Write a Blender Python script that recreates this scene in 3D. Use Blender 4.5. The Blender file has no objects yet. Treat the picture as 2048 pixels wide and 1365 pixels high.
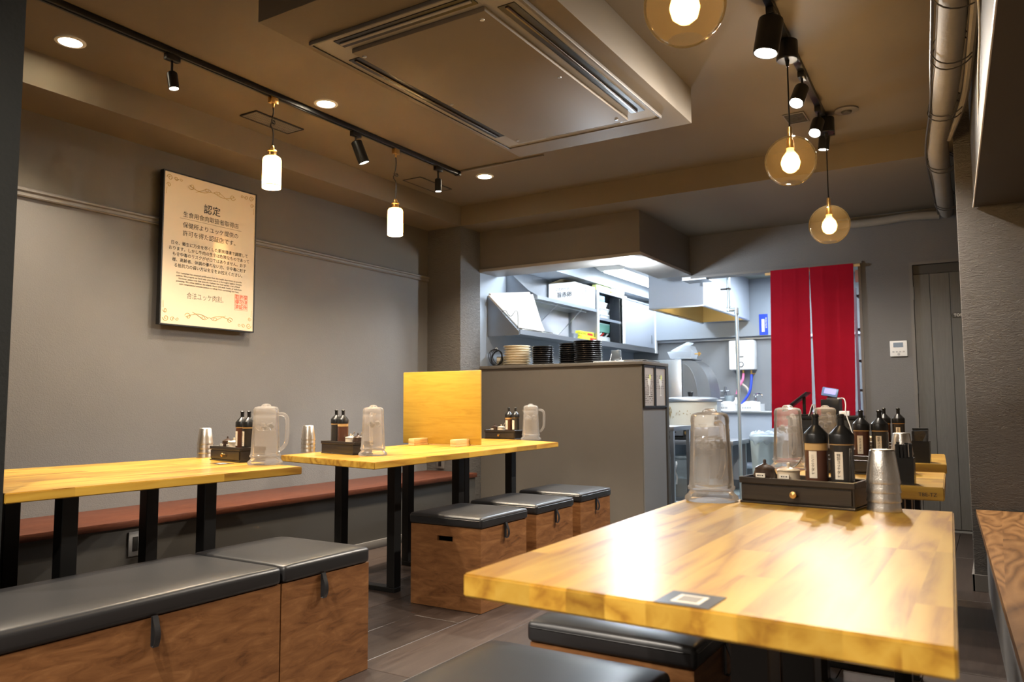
import bpy, bmesh, math, random
from mathutils import Vector, Matrix
random.seed(7)
S = bpy.context.scene
C = S.collection
PI = math.pi

# ------------------------------------------------------------------ camera
cam_d = bpy.data.cameras.new('camera')
cam = bpy.data.objects.new('camera', cam_d)
C.objects.link(cam)
cam.matrix_world = Matrix(((0.8506407, 0.0454866, 0.5237761, 0.0),
                           (0.5257322, -0.0659812, -0.8480874, 0.0),
                           (-0.0040173, 0.9967836, -0.0800400, 0.985),
                           (0, 0, 0, 1)))
cam_d.sensor_width = 36.0
cam_d.lens = 36.0 * 1560 / 2048
cam_d.clip_start = 0.05
cam_d.dof.use_dof = True
cam_d.dof.focus_distance = 3.3
cam_d.dof.aperture_fstop = 5.0
S.camera = cam

# ------------------------------------------------------------------ world, exposure
w = bpy.data.worlds.new('world'); S.world = w; w.use_nodes = True
w.node_tree.nodes['Background'].inputs[0].default_value = (1.0, 0.86, 0.70, 1)
w.node_tree.nodes['Background'].inputs[1].default_value = 0.02
vs = S.view_settings
vs.view_transform = 'Standard'; vs.look = 'None'; vs.gamma = 1.0; vs.use_curve_mapping = False
vs.exposure = 2.28

WARM = (1.0, 0.83, 0.62)
NEUT = (1.0, 0.90, 0.78)
COOL = (0.80, 0.90, 1.0)


def lamp(name, kind, loc, power, col=WARM, target=None, size=0.05, angle=110, blend=0.6):
    d = bpy.data.lights.new(name, kind); d.energy = power; d.color = col
    if kind == 'SPOT':
        d.spot_size = math.radians(angle); d.spot_blend = blend; d.shadow_soft_size = size
    elif kind == 'POINT':
        d.shadow_soft_size = size
    elif kind == 'AREA':
        d.shape = 'RECTANGLE'; d.size = size[0]; d.size_y = size[1]
    o = bpy.data.objects.new(name, d); C.objects.link(o); o.location = loc
    if target is not None:
        o.rotation_euler = (Vector(target) - Vector(loc)).to_track_quat('-Z', 'Y').to_euler()
    return o


# recessed downlights: three in view; the spots behind are unseen, added as fill
DOWN_VIEW = [(-3.575, 1.90), (-3.12, 3.075), (-3.147, 4.72)]
for x, y in DOWN_VIEW:
    lamp('downlight_and_fill', 'SPOT', (x, y, 2.655), 42, WARM, (x, y, 0), 0.045, 112, 0.75)
for x, y in [(-3.1, 0.2), (-1.6, 0.4), (-0.95, -0.6), (-2.9, -1.4), (-1.2, -1.5), (0.5, -1.2), (0.9, 0.6)]:
    lamp('downlight_and_fill', 'SPOT', (x, y, 2.655), 62, NEUT, (x, y, 0), 0.045, 150, 0.8)

# ------------------------------------------------------------------ materials
MATS = {}


def mat(name, col=(0.5, 0.5, 0.5), rough=0.5, metal=0.0, bump=None, var=None, spec=0.5, emit=None, trans=0.0, ior=1.45, coat=0.0, alpha=1.0):
    """bump = (scale, strength, distance); var = (scale, amount) mottling."""
    if name in MATS:
        return MATS[name]
    m = bpy.data.materials.new(name); m.use_nodes = True
    nt = m.node_tree; b = nt.nodes['Principled BSDF']
    b.inputs['Base Color'].default_value = (*col, 1)
    b.inputs['Roughness'].default_value = rough
    b.inputs['Metallic'].default_value = metal
    b.inputs['Specular IOR Level'].default_value = spec
    b.inputs['Coat Weight'].default_value = coat
    b.inputs['Transmission Weight'].default_value = trans
    b.inputs['IOR'].default_value = ior
    b.inputs['Alpha'].default_value = alpha
    tc = nt.nodes.new('ShaderNodeTexCoord')
    if var:
        n = nt.nodes.new('ShaderNodeTexNoise'); n.inputs['Scale'].default_value = var[0]; n.inputs['Detail'].default_value = 4
        nt.links.new(tc.outputs['Object'], n.inputs['Vector'])
        mx = nt.nodes.new('ShaderNodeMix'); mx.data_type = 'RGBA'
        mx.inputs['A'].default_value = (*[c * (1 - var[1]) for c in col], 1)
        mx.inputs['B'].default_value = (*[min(1, c * (1 + var[1])) for c in col], 1)
        nt.links.new(n.outputs['Fac'], mx.inputs['Factor']); nt.links.new(mx.outputs['Result'], b.inputs['Base Color'])
    if bump:
        n = nt.nodes.new('ShaderNodeTexNoise'); n.inputs['Scale'].default_value = bump[0]; n.inputs['Detail'].default_value = 5
        nt.links.new(tc.outputs['Object'], n.inputs['Vector'])
        bp = nt.nodes.new('ShaderNodeBump'); bp.inputs['Strength'].default_value = bump[1]; bp.inputs['Distance'].default_value = bump[2]
        nt.links.new(n.outputs['Fac'], bp.inputs['Height']); nt.links.new(bp.outputs['Normal'], b.inputs['Normal'])
    if emit:
        b.inputs['Emission Color'].default_value = (*emit[0], 1); b.inputs['Emission Strength'].default_value = emit[1]
    MATS[name] = m
    return m


def ramp(nt, stops):
    r = nt.nodes.new('ShaderNodeValToRGB')
    e = r.color_ramp.elements
    while len(e) < len(stops): e.new(0.5)
    for i, (p, c) in enumerate(stops):
        e[i].position = p; e[i].color = (*c, 1)
    return r


def wood(name, cols, scale=(1, 1, 1), nscale=3.0, rough=0.35, bump=0.15, coat=0.0, staves=None, random_tone=0.0, dist=1.5, spec=0.5, swirl=0.0):
    """streaky wood; scale compresses the grain direction; staves=(length,width,amount) gives glued-lamella tone."""
    m = bpy.data.materials.new(name); m.use_nodes = True; nt = m.node_tree; b = nt.nodes['Principled BSDF']
    L = nt.links.new
    tc = nt.nodes.new('ShaderNodeTexCoord'); mp = nt.nodes.new('ShaderNodeMapping')
    mp.inputs['Scale'].default_value = scale
    L(tc.outputs['Object'], mp.inputs['Vector'])
    n = nt.nodes.new('ShaderNodeTexNoise'); n.inputs['Scale'].default_value = nscale; n.inputs['Detail'].default_value = 6; n.inputs['Roughness'].default_value = 0.62
    n.inputs['Distortion'].default_value = dist
    r = ramp(nt, cols)
    vec = mp.outputs['Vector']
    if staves:
        br = nt.nodes.new('ShaderNodeTexBrick')
        mp2 = nt.nodes.new('ShaderNodeMapping'); mp2.inputs['Rotation'].default_value = (0, 0, staves[3] if len(staves) > 3 else PI / 2)
        L(tc.outputs['Object'], mp2.inputs['Vector']); L(mp2.outputs['Vector'], br.inputs['Vector'])
        br.inputs['Scale'].default_value = 1.0; br.inputs['Brick Width'].default_value = staves[0]; br.inputs['Row Height'].default_value = staves[1]
        br.inputs['Mortar Size'].default_value = 0.0; br.inputs['Color1'].default_value = (0, 0, 0, 1); br.inputs['Color2'].default_value = (1, 1, 1, 1)
        br.offset = 0.37; br.offset_frequency = 2; br.squash = 1.35; br.squash_frequency = 3
        ad = nt.nodes.new('ShaderNodeVectorMath'); ad.operation = 'MULTIPLY_ADD'
        L(br.outputs['Color'], ad.inputs[0]); ad.inputs[1].default_value = (7, 5, 9); L(vec, ad.inputs[2]); vec = ad.outputs[0]
    if random_tone:
        oi = nt.nodes.new('ShaderNodeObjectInfo'); ad2 = nt.nodes.new('ShaderNodeVectorMath'); ad2.operation = 'MULTIPLY_ADD'
        L(oi.outputs['Random'], ad2.inputs[0]); ad2.inputs[1].default_value = (31, 17, 9); L(vec, ad2.inputs[2]); vec = ad2.outputs[0]
    L(vec, n.inputs['Vector']); 
    fac = n.outputs['Fac']
    if swirl:
        wv = nt.nodes.new('ShaderNodeTexNoise'); wv.inputs['Scale'].default_value = nscale * 0.35; wv.inputs['Detail'].default_value = 1
        L(vec, wv.inputs['Vector'])
        mm = nt.nodes.new('ShaderNodeMath'); mm.operation = 'MULTIPLY'; mm.inputs[1].default_value = swirl; L(wv.outputs['Fac'], mm.inputs[0])
        fr = nt.nodes.new('ShaderNodeMath'); fr.operation = 'PINGPONG'; fr.inputs[1].default_value = 1.0; L(mm.outputs[0], fr.inputs[0])
        mx0 = nt.nodes.new('ShaderNodeMix'); mx0.inputs['Factor'].default_value = 0.42
        L(fac, mx0.inputs['A']); L(fr.outputs[0], mx0.inputs['B']); fac = mx0.outputs['Result']
    L(fac, r.inputs['Fac'])
    out = r.outputs['Color']
    if staves:
        mx = nt.nodes.new('ShaderNodeMix'); mx.data_type = 'RGBA'; mx.blend_type = 'MULTIPLY'; mx.inputs['Factor'].default_value = 1
        r2 = ramp(nt, [(0, (1 - staves[2],) * 3), (0.5, (1 - staves[2] * 0.35,) * 3), (1, (1, 1, 1))])
        L(br.outputs['Color'], r2.inputs['Fac']); L(out, mx.inputs['A']); L(r2.outputs['Color'], mx.inputs['B']); out = mx.outputs['Result']
    if random_tone:
        mx = nt.nodes.new('ShaderNodeMix'); mx.data_type = 'RGBA'; mx.blend_type = 'MULTIPLY'; mx.inputs['Factor'].default_value = 1
        r2 = ramp(nt, [(0, (1 - random_tone,) * 3), (1, (1, 1, 1))])
        L(oi.outputs['Random'], r2.inputs['Fac']); L(out, mx.inputs['A']); L(r2.outputs['Color'], mx.inputs['B']); out = mx.outputs['Result']
    L(out, b.inputs['Base Color'])
    b.inputs['Roughness'].default_value = rough; b.inputs['Coat Weight'].default_value = coat; b.inputs['Coat Roughness'].default_value = 0.2
    b.inputs['Specular IOR Level'].default_value = spec
    bp = nt.nodes.new('ShaderNodeBump'); bp.inputs['Strength'].default_value = bump; bp.inputs['Distance'].default_value = 0.002
    L(n.outputs['Fac'], bp.inputs['Height']); L(bp.outputs['Normal'], b.inputs['Normal'])
    MATS[name] = m
    return m


M_paint = mat('grey_wall_paint', (0.135, 0.131, 0.128), 0.62, bump=(150, 0.5, 0.003), var=(6, 0.05))
M_ceil = mat('grey_ceiling_paint', (0.150, 0.124, 0.088), 0.7, bump=(260, 0.25, 0.001), var=(3, 0.05))
M_counter = mat('grey_counter_paint', (0.125, 0.112, 0.098), 0.55, bump=(240, 0.2, 0.001), var=(8, 0.04))
M_dark = mat('dark_grey_paint', (0.060, 0.056, 0.050), 0.6, bump=(200, 0.25, 0.001))
M_trim = mat('painted_trim', (0.150, 0.140, 0.130), 0.5)
M_door = wood('painted_door_board', [(0.2, (0.085, 0.083, 0.078)), (0.8, (0.125, 0.122, 0.115))], (14, 14, 1.2), 3, 0.5, 0.2, random_tone=0.12)
M_black = mat('black_powder_coat', (0.008, 0.008, 0.008), 0.38)
M_blackp = mat('black_plastic', (0.012, 0.012, 0.012), 0.3)
M_leather = mat('black_leatherette', (0.016, 0.016, 0.017), 0.36, bump=(420, 0.16, 0.0007), spec=0.6)
M_steel = mat('brushed_steel', (0.55, 0.57, 0.60), 0.32, 1.0, bump=(90, 0.05, 0.001))
M_steeld = mat('dull_steel', (0.36, 0.38, 0.41), 0.45, 1.0, var=(4, 0.15))
M_chrome = mat('chrome', (0.8, 0.8, 0.8), 0.12, 1.0)
M_brass = mat('brass', (0.72, 0.45, 0.16), 0.3, 1.0)
M_white = mat('white_plastic', (0.75, 0.75, 0.74), 0.4)
M_acw = mat('aged_ac_panel', (0.27, 0.255, 0.235), 0.5)
M_acp = mat('ac_face_panel', (0.175, 0.150, 0.122), 0.6, var=(3, 0.04))
M_kwall = mat('kitchen_wall_panel', (0.27, 0.305, 0.35), 0.45)
M_kdark = mat('kitchen_grey_wall', (0.20, 0.21, 0.225), 0.5, var=(2, 0.06))
M_kceil = mat('kitchen_ceiling_board', (0.26, 0.28, 0.25), 0.6)
M_hood = mat('white_coated_hood', (0.38, 0.42, 0.49), 0.35)
M_grease = mat('greasy_hood_lining', (0.42, 0.33, 0.16), 0.35, 0.4)
M_cream = mat('cream_stoneware', (0.68, 0.58, 0.42), 0.35)
M_plateb = mat('black_glazed_plate', (0.010, 0.009, 0.009), 0.16, coat=0.5)
M_cooker = mat('cream_enamel', (0.66, 0.64, 0.55), 0.35, var=(5, 0.08))
M_paper = mat('white_paper', (0.78, 0.76, 0.70), 0.7)
M_ink = mat('black_ink', (0.02, 0.018, 0.016), 0.6)
M_gold = mat('gold_print', (0.50, 0.33, 0.09), 0.5)
M_redink = mat('red_ink', (0.65, 0.10, 0.05), 0.6)
M_poster = mat('cream_poster_sheet', (0.66, 0.57, 0.43), 0.35, coat=0.6)
M_carton = mat('white_carton', (0.80, 0.81, 0.83), 0.6)
M_board = mat('white_cutting_board', (0.64, 0.61, 0.55), 0.45)
M_yellow = mat('yellow_print', (0.80, 0.78, 0.05), 0.45)
M_lime = mat('pale_lime_print', (0.72, 0.80, 0.30), 0.45)
M_red = mat('red_plastic', (0.60, 0.03, 0.02), 0.4)
M_blue = mat('blue_plastic', (0.02, 0.06, 0.55), 0.4)
M_pink = mat('pink_hose', (0.75, 0.18, 0.35), 0.4)
M_beige = mat('beige_hose', (0.55, 0.48, 0.40), 0.5)
M_pipe = mat('insulation_wrap', (0.22, 0.20, 0.17), 0.7, bump=(40, 0.4, 0.004), var=(12, 0.12))
M_wire = mat('dark_binding_wire', (0.05, 0.045, 0.04), 0.5)
M_jarb = mat('dark_brown_glaze', (0.045, 0.026, 0.018), 0.28, coat=0.4, var=(20, 0.3))
M_jarw = mat('cream_glaze', (0.62, 0.52, 0.38), 0.3, coat=0.4, var=(30, 0.1))
M_label = mat('paper_label', (0.75, 0.68, 0.56), 0.6)
M_sauce1 = mat('brown_sauce_bottle', (0.085, 0.034, 0.020), 0.25, coat=0.4)
M_sauce2 = mat('black_sauce_bottle', (0.030, 0.026, 0.022), 0.22, coat=0.4)
M_oil = mat('amber_oil_band', (0.50, 0.32, 0.13), 0.2, coat=0.4)
M_caddy = wood('dark_stained_caddy', [(0.25, (0.012, 0.009, 0.007)), (0.8, (0.030, 0.021, 0.015))], (1.5, 14, 20), 4, 0.3, 0.3, coat=0.3)
M_greyt = mat('grey_bin', (0.42, 0.50, 0.50), 0.45)
M_gpan = mat('galvanised_pipe', (0.50, 0.58, 0.60), 0.35, 0.6)
M_rice = mat('rice_filling', (0.42, 0.36, 0.30), 0.8, bump=(120, 0.4, 0.003))

M_pine = wood('laminated_pine', [(0.25, (0.33, 0.150, 0.016)), (0.42, (0.47, 0.250, 0.028)), (0.60, (0.56, 0.325, 0.044)), (0.85, (0.61, 0.375, 0.062))],
              (13, 1.3, 13), 2.6, 0.36, 0.06, coat=0.10, staves=(0.42, 0.062, 0.36), swirl=7.0)
M_pineX = wood('laminated_pine_cross', [(0.25, (0.33, 0.150, 0.016)), (0.42, (0.47, 0.250, 0.028)), (0.60, (0.56, 0.325, 0.044)), (0.85, (0.61, 0.375, 0.062))],
               (1.3, 13, 13), 2.6, 0.30, 0.06, coat=0.3, staves=(0.42, 0.062, 0.36, 0.0), swirl=7.0)
M_divider = wood('yellow_oak_board', [(0.2, (0.34, 0.190, 0.022)), (0.5, (0.44, 0.275, 0.036)), (0.8, (0.50, 0.325, 0.052))], (1.2, 5, 14), 2.2, 0.35, 0.1)
M_block = wood('beech_block', [(0.2, (0.55, 0.36, 0.15)), (0.8, (0.72, 0.50, 0.24))], (3, 3, 20), 4, 0.45, 0.1)
M_redwood = wood('red_brown_bench_board', [(0.25, (0.040, 0.010, 0.005)), (0.5, (0.085, 0.024, 0.011)), (0.8, (0.135, 0.045, 0.020))], (22, 1.6, 22), 3.0, 0.5, 0.2, spec=0.3)
M_walnut = wood('brown_bench_board', [(0.25, (0.13, 0.060, 0.020)), (0.5, (0.24, 0.118, 0.042)), (0.8, (0.34, 0.18, 0.07))], (7, 1.4, 7), 3.2, 0.36, 0.15, coat=0.1, staves=(1.2, 0.16, 0.15), swirl=16.0)
M_oak = wood('rustic_oak_panel', [(0.25, (0.070, 0.027, 0.009)), (0.40, (0.145, 0.060, 0.020)), (0.58, (0.200, 0.088, 0.031)), (0.85, (0.29, 0.140, 0.055))],
             (1.8, 1.8, 7), 4.5, 0.5, 0.35, dist=0.9, spec=0.3)
M_floor = wood('dark_floor_plank', [(0.2, (0.030, 0.020, 0.016)), (0.5, (0.052, 0.036, 0.029)), (0.85, (0.080, 0.057, 0.046))], (11, 1.1, 1), 3.0, 0.40, 0.25, random_tone=0.45)


def plaster():
    m = bpy.data.materials.new('trowelled_plaster'); m.use_nodes = True; nt = m.node_tree; b = nt.nodes['Principled BSDF']; L = nt.links.new
    b.inputs['Base Color'].default_value = (0.185, 0.172, 0.160, 1); b.inputs['Roughness'].default_value = 0.75
    tc = nt.nodes.new('ShaderNodeTexCoord'); mp = nt.nodes.new('ShaderNodeMapping'); mp.inputs['Scale'].default_value = (1, 1, 3.2)
    L(tc.outputs['Object'], mp.inputs['Vector'])
    n = nt.nodes.new('ShaderNodeTexNoise'); n.inputs['Scale'].default_value = 14; n.inputs['Detail'].default_value = 8; n.inputs['Roughness'].default_value = 0.7; n.inputs['Distortion'].default_value = 2.5
    L(mp.outputs['Vector'], n.inputs['Vector'])
    n2 = nt.nodes.new('ShaderNodeTexNoise'); n2.inputs['Scale'].default_value = 160; n2.inputs['Detail'].default_value = 3
    L(tc.outputs['Object'], n2.inputs['Vector'])
    ad = nt.nodes.new('ShaderNodeMath'); ad.operation = 'MULTIPLY_ADD'; ad.inputs[1].default_value = 0.35
    L(n2.outputs['Fac'], ad.inputs[0]); L(n.outputs['Fac'], ad.inputs[2])
    bp = nt.nodes.new('ShaderNodeBump'); bp.inputs['Strength'].default_value = 1.0; bp.inputs['Distance'].default_value = 0.03
    L(ad.outputs[0], bp.inputs['Height']); L(bp.outputs['Normal'], b.inputs['Normal'])
    MATS['plaster'] = m
    return m


M_plaster = plaster()


def seethrough(name, tint, clear, rough=0.08, milk=0.0, milkcol=(0.8, 0.8, 0.8)):
    """thin clear or frosted plastic / glass: transparent + glossy (+ a little diffuse haze), the same for every kind of ray."""
    m = bpy.data.materials.new(name); m.use_nodes = True; nt = m.node_tree; nt.nodes.remove(nt.nodes['Principled BSDF']); L = nt.links.new
    out = nt.nodes['Material Output']
    t = nt.nodes.new('ShaderNodeBsdfTransparent'); t.inputs[0].default_value = (*tint, 1)
    g = nt.nodes.new('ShaderNodeBsdfGlossy'); g.inputs['Roughness'].default_value = rough
    fr = nt.nodes.new('ShaderNodeLayerWeight'); fr.inputs['Blend'].default_value = clear
    mx = nt.nodes.new('ShaderNodeMixShader'); L(fr.outputs['Fresnel'], mx.inputs[0]); L(t.outputs[0], mx.inputs[1]); L(g.outputs[0], mx.inputs[2])
    res = mx.outputs[0]
    if milk:
        d = nt.nodes.new('ShaderNodeBsdfDiffuse'); d.inputs[0].default_value = (*milkcol, 1)
        tl = nt.nodes.new('ShaderNodeBsdfTranslucent'); tl.inputs[0].default_value = (*milkcol, 1)
        m0 = nt.nodes.new('ShaderNodeMixShader'); m0.inputs[0].default_value = 0.5; L(d.outputs[0], m0.inputs[1]); L(tl.outputs[0], m0.inputs[2])
        m2 = nt.nodes.new('ShaderNodeMixShader'); m2.inputs[0].default_value = milk
        L(res, m2.inputs[1]); L(m0.outputs[0], m2.inputs[2]); res = m2.outputs[0]
    L(res, out.inputs['Surface'])
    MATS[name] = m
    return m


M_pitch = seethrough('frosted_pitcher_plastic', (0.985, 0.975, 0.965), 0.16, 0.12, 0.11, (0.95, 0.90, 0.84))
M_water = seethrough('pitcher_water', (0.97, 0.96, 0.95), 0.08, 0.02, 0.02, (0.85, 0.82, 0.78))
M_globe = seethrough('amber_globe_glass', (0.95, 0.90, 0.80), 0.055, 0.03, 0.004, (0.9, 0.7, 0.4))
M_clearp = seethrough('clear_tub_plastic', (0.85, 0.90, 0.92), 0.25, 0.1, 0.30, (0.75, 0.82, 0.85))
M_glass = seethrough('cabinet_glass', (0.85, 0.92, 0.90), 0.25, 0.02)
M_ice = seethrough('ice_cube', (0.97, 0.97, 0.97), 0.12, 0.1, 0.12, (0.9, 0.9, 0.9))
M_bag = seethrough('white_poly_bag', (0.95, 0.97, 1.0), 0.2, 0.2, 0.4, (0.85, 0.9, 0.95))

M_lampw = mat('lit_downlight_diffuser', (1, 1, 1), 0.5, emit=((1.0, 0.86, 0.62), 22))
M_spotlit = mat('lit_spot_lens', (1, 1, 1), 0.5, emit=((1.0, 0.90, 0.75), 30))
M_shade = seethrough('frosted_shade_glass', (0.95, 0.85, 0.7), 0.1, 0.3, 0.9, (0.95, 0.80, 0.55))
M_filam = mat('lit_filament_bulb', (1, 0.8, 0.4), 0.5, emit=((1.0, 0.60, 0.20), 28))
M_bulbg = mat('bulb_glow_glass', (0.9, 0.6, 0.3), 0.3, emit=((1.0, 0.50, 0.12), 0.5), alpha=0.22)
M_tube = mat('lit_fluorescent_diffuser', (1, 1, 1), 0.5, emit=((0.88, 0.95, 1.0), 2.5))
M_screen = mat('lit_display_screen', (0.1, 0.1, 0.3), 0.3, emit=((0.40, 0.36, 0.95), 0.22))
M_lcd = mat('lcd_panel', (0.20, 0.26, 0.34), 0.3)
M_noren = mat('crimson_cotton', (0.27, 0.003, 0.014), 0.85, bump=(700, 0.2, 0.0005), var=(5, 0.15), spec=0.15)


# ------------------------------------------------------------------ mesh helpers
class MB:
    def __init__(s):
        s.v = []; s.f = []; s.sm = []

    def add(s, vs, fs, smooth=False, mx=None):
        o = len(s.v)
        for p in vs:
            p = Vector(p)
            s.v.append(mx @ p if mx is not None else p)
        for f in fs:
            s.f.append([i + o for i in f]); s.sm.append(smooth)
        return s

    def box(s, a, b, bev=0.0, mx=None, seg=2):
        x0, y0, z0 = [min(a[i], b[i]) for i in range(3)]; x1, y1, z1 = [max(a[i], b[i]) for i in range(3)]
        if bev <= 0:
            return s.add([(x0, y0, z0), (x1, y0, z0), (x1, y1, z0), (x0, y1, z0), (x0, y0, z1), (x1, y0, z1), (x1, y1, z1), (x0, y1, z1)],
                         [(0, 3, 2, 1), (4, 5, 6, 7), (0, 1, 5, 4), (1, 2, 6, 5), (2, 3, 7, 6), (3, 0, 4, 7)], False, mx)
        bm = bmesh.new(); bmesh.ops.create_cube(bm, size=1)
        for v in bm.verts:
            v.co = Vector(((x0 + x1) / 2 + v.co.x * (x1 - x0), (y0 + y1) / 2 + v.co.y * (y1 - y0), (z0 + z1) / 2 + v.co.z * (z1 - z0)))
        bmesh.ops.bevel(bm, geom=bm.edges[:], offset=bev, segments=seg, affect='EDGES', profile=0.5, clamp_overlap=True)
        s.bm(bm, True, mx); return s

    def bm(s, bm, smooth=True, mx=None):
        bm.verts.index_update()
        s.add([v.co.copy() for v in bm.verts], [[v.index for v in f.verts] for f in bm.faces], smooth, mx); bm.free(); return s

    def hexa(s, low, up, bev=0):
        """low / up: four points each, counter-clockwise from above"""
        return s.add(list(low) + list(up), [(0, 3, 2, 1), (4, 5, 6, 7), (0, 1, 5, 4), (1, 2, 6, 5), (2, 3, 7, 6), (3, 0, 4, 7)])

    def prism(s, pts, d, axis='z', off=0.0, smooth=False, mx=None):
        """extrude a 2-D outline by d along axis"""
        n = len(pts)
        def P(p, t):
            return {'z': (p[0], p[1], off + t), 'y': (p[0], off + t, p[1]), 'x': (off + t, p[0], p[1])}[axis]
        vs = [P(p, 0) for p in pts] + [P(p, d) for p in pts]
        fs = [list(range(n))[::-1], list(range(n, 2 * n))] + [(i, (i + 1) % n, n + (i + 1) % n, n + i) for i in range(n)]
        return s.add(vs, fs, smooth, mx)

    def lathe(s, prof, seg=32, mx=None, close=False):
        vs = []; fs = []
        for r, z in prof:
            for k in range(seg):
                a = 2 * PI * k / seg; vs.append((max(r, 1e-5) * math.cos(a), max(r, 1e-5) * math.sin(a), z))
        n = len(prof)
        for i in range(n - 1 if not close else n):
            j = (i + 1) % n
            for k in range(seg):
                k2 = (k + 1) % seg; fs.append((i * seg + k, i * seg + k2, j * seg + k2, j * seg + k))
        return s.add(vs, fs, True, mx)

    def cyl(s, p, q, r, r2=None, seg=20, mx=None, cap=True):
        p = Vector(p); q = Vector(q); r2 = r if r2 is None else r2
        m = Matrix.Translation(p) @ (q - p).to_track_quat('Z', 'Y').to_matrix().to_4x4()
        if mx is not None: m = mx @ m
        L = (q - p).length
        pr = [(r, 0), (r2, L)]
        if cap: pr = [(0, 0), (r, 0), (r, 0), (r2, L), (r2, L), (0, L)]
        return s.lathe(pr, seg, m)

    def tube(s, pts, r, seg=8, mx=None, sub=0, closed=False, rs=None):
        P = [Vector(p) for p in pts]
        for _ in range(sub):
            Q = [P[0]]
            for i in range(len(P) - 1):
                Q += [P[i] * 0.75 + P[i + 1] * 0.25, P[i] * 0.25 + P[i + 1] * 0.75]
            Q.append(P[-1]); P = Q
        n = len(P); vs = []; up = Vector((0, 0, 1)); prev = None
        for i in range(n):
            t = (P[(i + 1) % n] - P[i - 1]) if closed else (P[min(i + 1, n - 1)] - P[max(i - 1, 0)])
            t.normalize()
            if prev is None:
                a = t.cross(up)
                if a.length < 0.1: a = t.cross(Vector((1, 0, 0)))
            else:
                a = prev - t * prev.dot(t)
            a.normalize(); prev = a; b = t.cross(a)
            rr = r if rs is None else rs[min(len(rs) - 1, int(i * len(rs) / n))]
            for k in range(seg):
                an = 2 * PI * k / seg; vs.append(P[i] + (a * math.cos(an) + b * math.sin(an)) * rr)
        fs = []
        for i in range(n if closed else n - 1):
            j = (i + 1) % n
            for k in range(seg):
                fs.append((i * seg + k, i * seg + (k + 1) % seg, j * seg + (k + 1) % seg, j * seg + k))
        if not closed:
            fs.append(list(range(seg))[::-1]); fs.append([(n - 1) * seg + k for k in range(seg)])
        return s.add(vs, fs, True, mx)

    def ball(s, c, r, seg=24, rings=14, sc=(1, 1, 1)):
        pr = [(math.sin(PI * i / rings) * r, -math.cos(PI * i / rings) * r) for i in range(rings + 1)]
        return s.lathe(pr, seg, Matrix.Translation(Vector(c)) @ Matrix.Diagonal((*sc, 1)))

    def mesh(s, name):
        me = bpy.data.meshes.new(name)
        me.from_pydata([tuple(v) for v in s.v], [], s.f)
        bm = bmesh.new(); bm.from_mesh(me)
        bmesh.ops.remove_doubles(bm, verts=bm.verts, dist=2e-6)
        bmesh.ops.recalc_face_normals(bm, faces=bm.faces)
        bm.to_mesh(me); bm.free()
        return me


def obj(name, mb, m, parent=None, ang=35, loc=None, rot=None, label=None):
    me = mb.mesh(name) if isinstance(mb, MB) else mb
    if not me.materials: me.materials.append(m)
    if isinstance(mb, MB):
        me.polygons.foreach_set('use_smooth', [True] * len(me.polygons))
        try: me.set_sharp_from_angle(angle=math.radians(ang))
        except Exception: pass
    o = bpy.data.objects.new(name, me); C.objects.link(o)
    if parent is not None: o.parent = parent
    if loc is not None: o.location = loc
    if rot is not None: o.rotation_euler = rot
    if label: o['label'] = label
    return o


def thing(name, label, cat, loc=(0, 0, 0), rz=0.0, group=None):
    o = bpy.data.objects.new(name, None); C.objects.link(o); o.empty_display_size = 0.05
    o.location = loc; o.rotation_euler = (0, 0, rz)
    o['label'] = label; o['category'] = cat
    if group: o['group'] = group
    return o


def tag(o, label, cat, group=None):
    o['label'] = label; o['category'] = cat
    if group: o['group'] = group
    return o


def struct(name, mb, m, parent=None):
    o = obj(name, mb, m, parent)
    if parent is None: o['kind'] = 'structure'
    return o


def dup(root, loc, rz, label, group=None, scale=None):
    r = root.copy(); C.objects.link(r); r.location = loc
    if rz is not None: r.rotation_euler = (0, 0, rz)
    r['label'] = label
    if group: r['group'] = group
    if scale: r.scale = (scale,) * 3
    for ch in list(root.children):
        c = ch.copy(); C.objects.link(c); c.parent = r
        for g in list(ch.children):
            d = g.copy(); C.objects.link(d); d.parent = c
    return r


_tc = {}


def text_mesh(s, size, align='CENTER', vertical=False, bold=0.0, res=2):
    key = (s, size, align, vertical, bold)
    if key in _tc: return _tc[key]
    cu = bpy.data.curves.new('lettering', 'FONT')
    cu.body = '\n'.join(s) if vertical else s
    cu.size = size; cu.align_x = align; cu.align_y = 'CENTER'; cu.resolution_u = res; cu.offset = bold
    if vertical: cu.space_line = 0.92
    to = bpy.data.objects.new('lettering_source', cu)
    me = bpy.data.meshes.new_from_object(to)
    me.name = 'lettering'
    bpy.data.objects.remove(to); bpy.data.curves.remove(cu)
    _tc[key] = me
    return me


def text(s, size, m, parent, loc, rot, name='lettering', **k):
    me = text_mesh(s, size, **k)
    if me.materials and me.materials[0] is not m: me = me.copy(); me.materials.clear()
    o = obj(name, me, m, parent, loc=loc, rot=rot)
    return o


FRONT = (PI / 2, 0, 0)            # text facing -Y
RIGHTF = (PI / 2, 0, PI / 2)      # text facing +X
ORD = ['bottommost', 'second from the bottom', 'third from the bottom', 'fourth from the bottom', 'fifth from the bottom', 'sixth from the bottom', 'seventh from the bottom',
       'eighth from the bottom', 'ninth from the bottom', 'tenth from the bottom', 'eleventh from the bottom', 'twelfth from the bottom']
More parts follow.
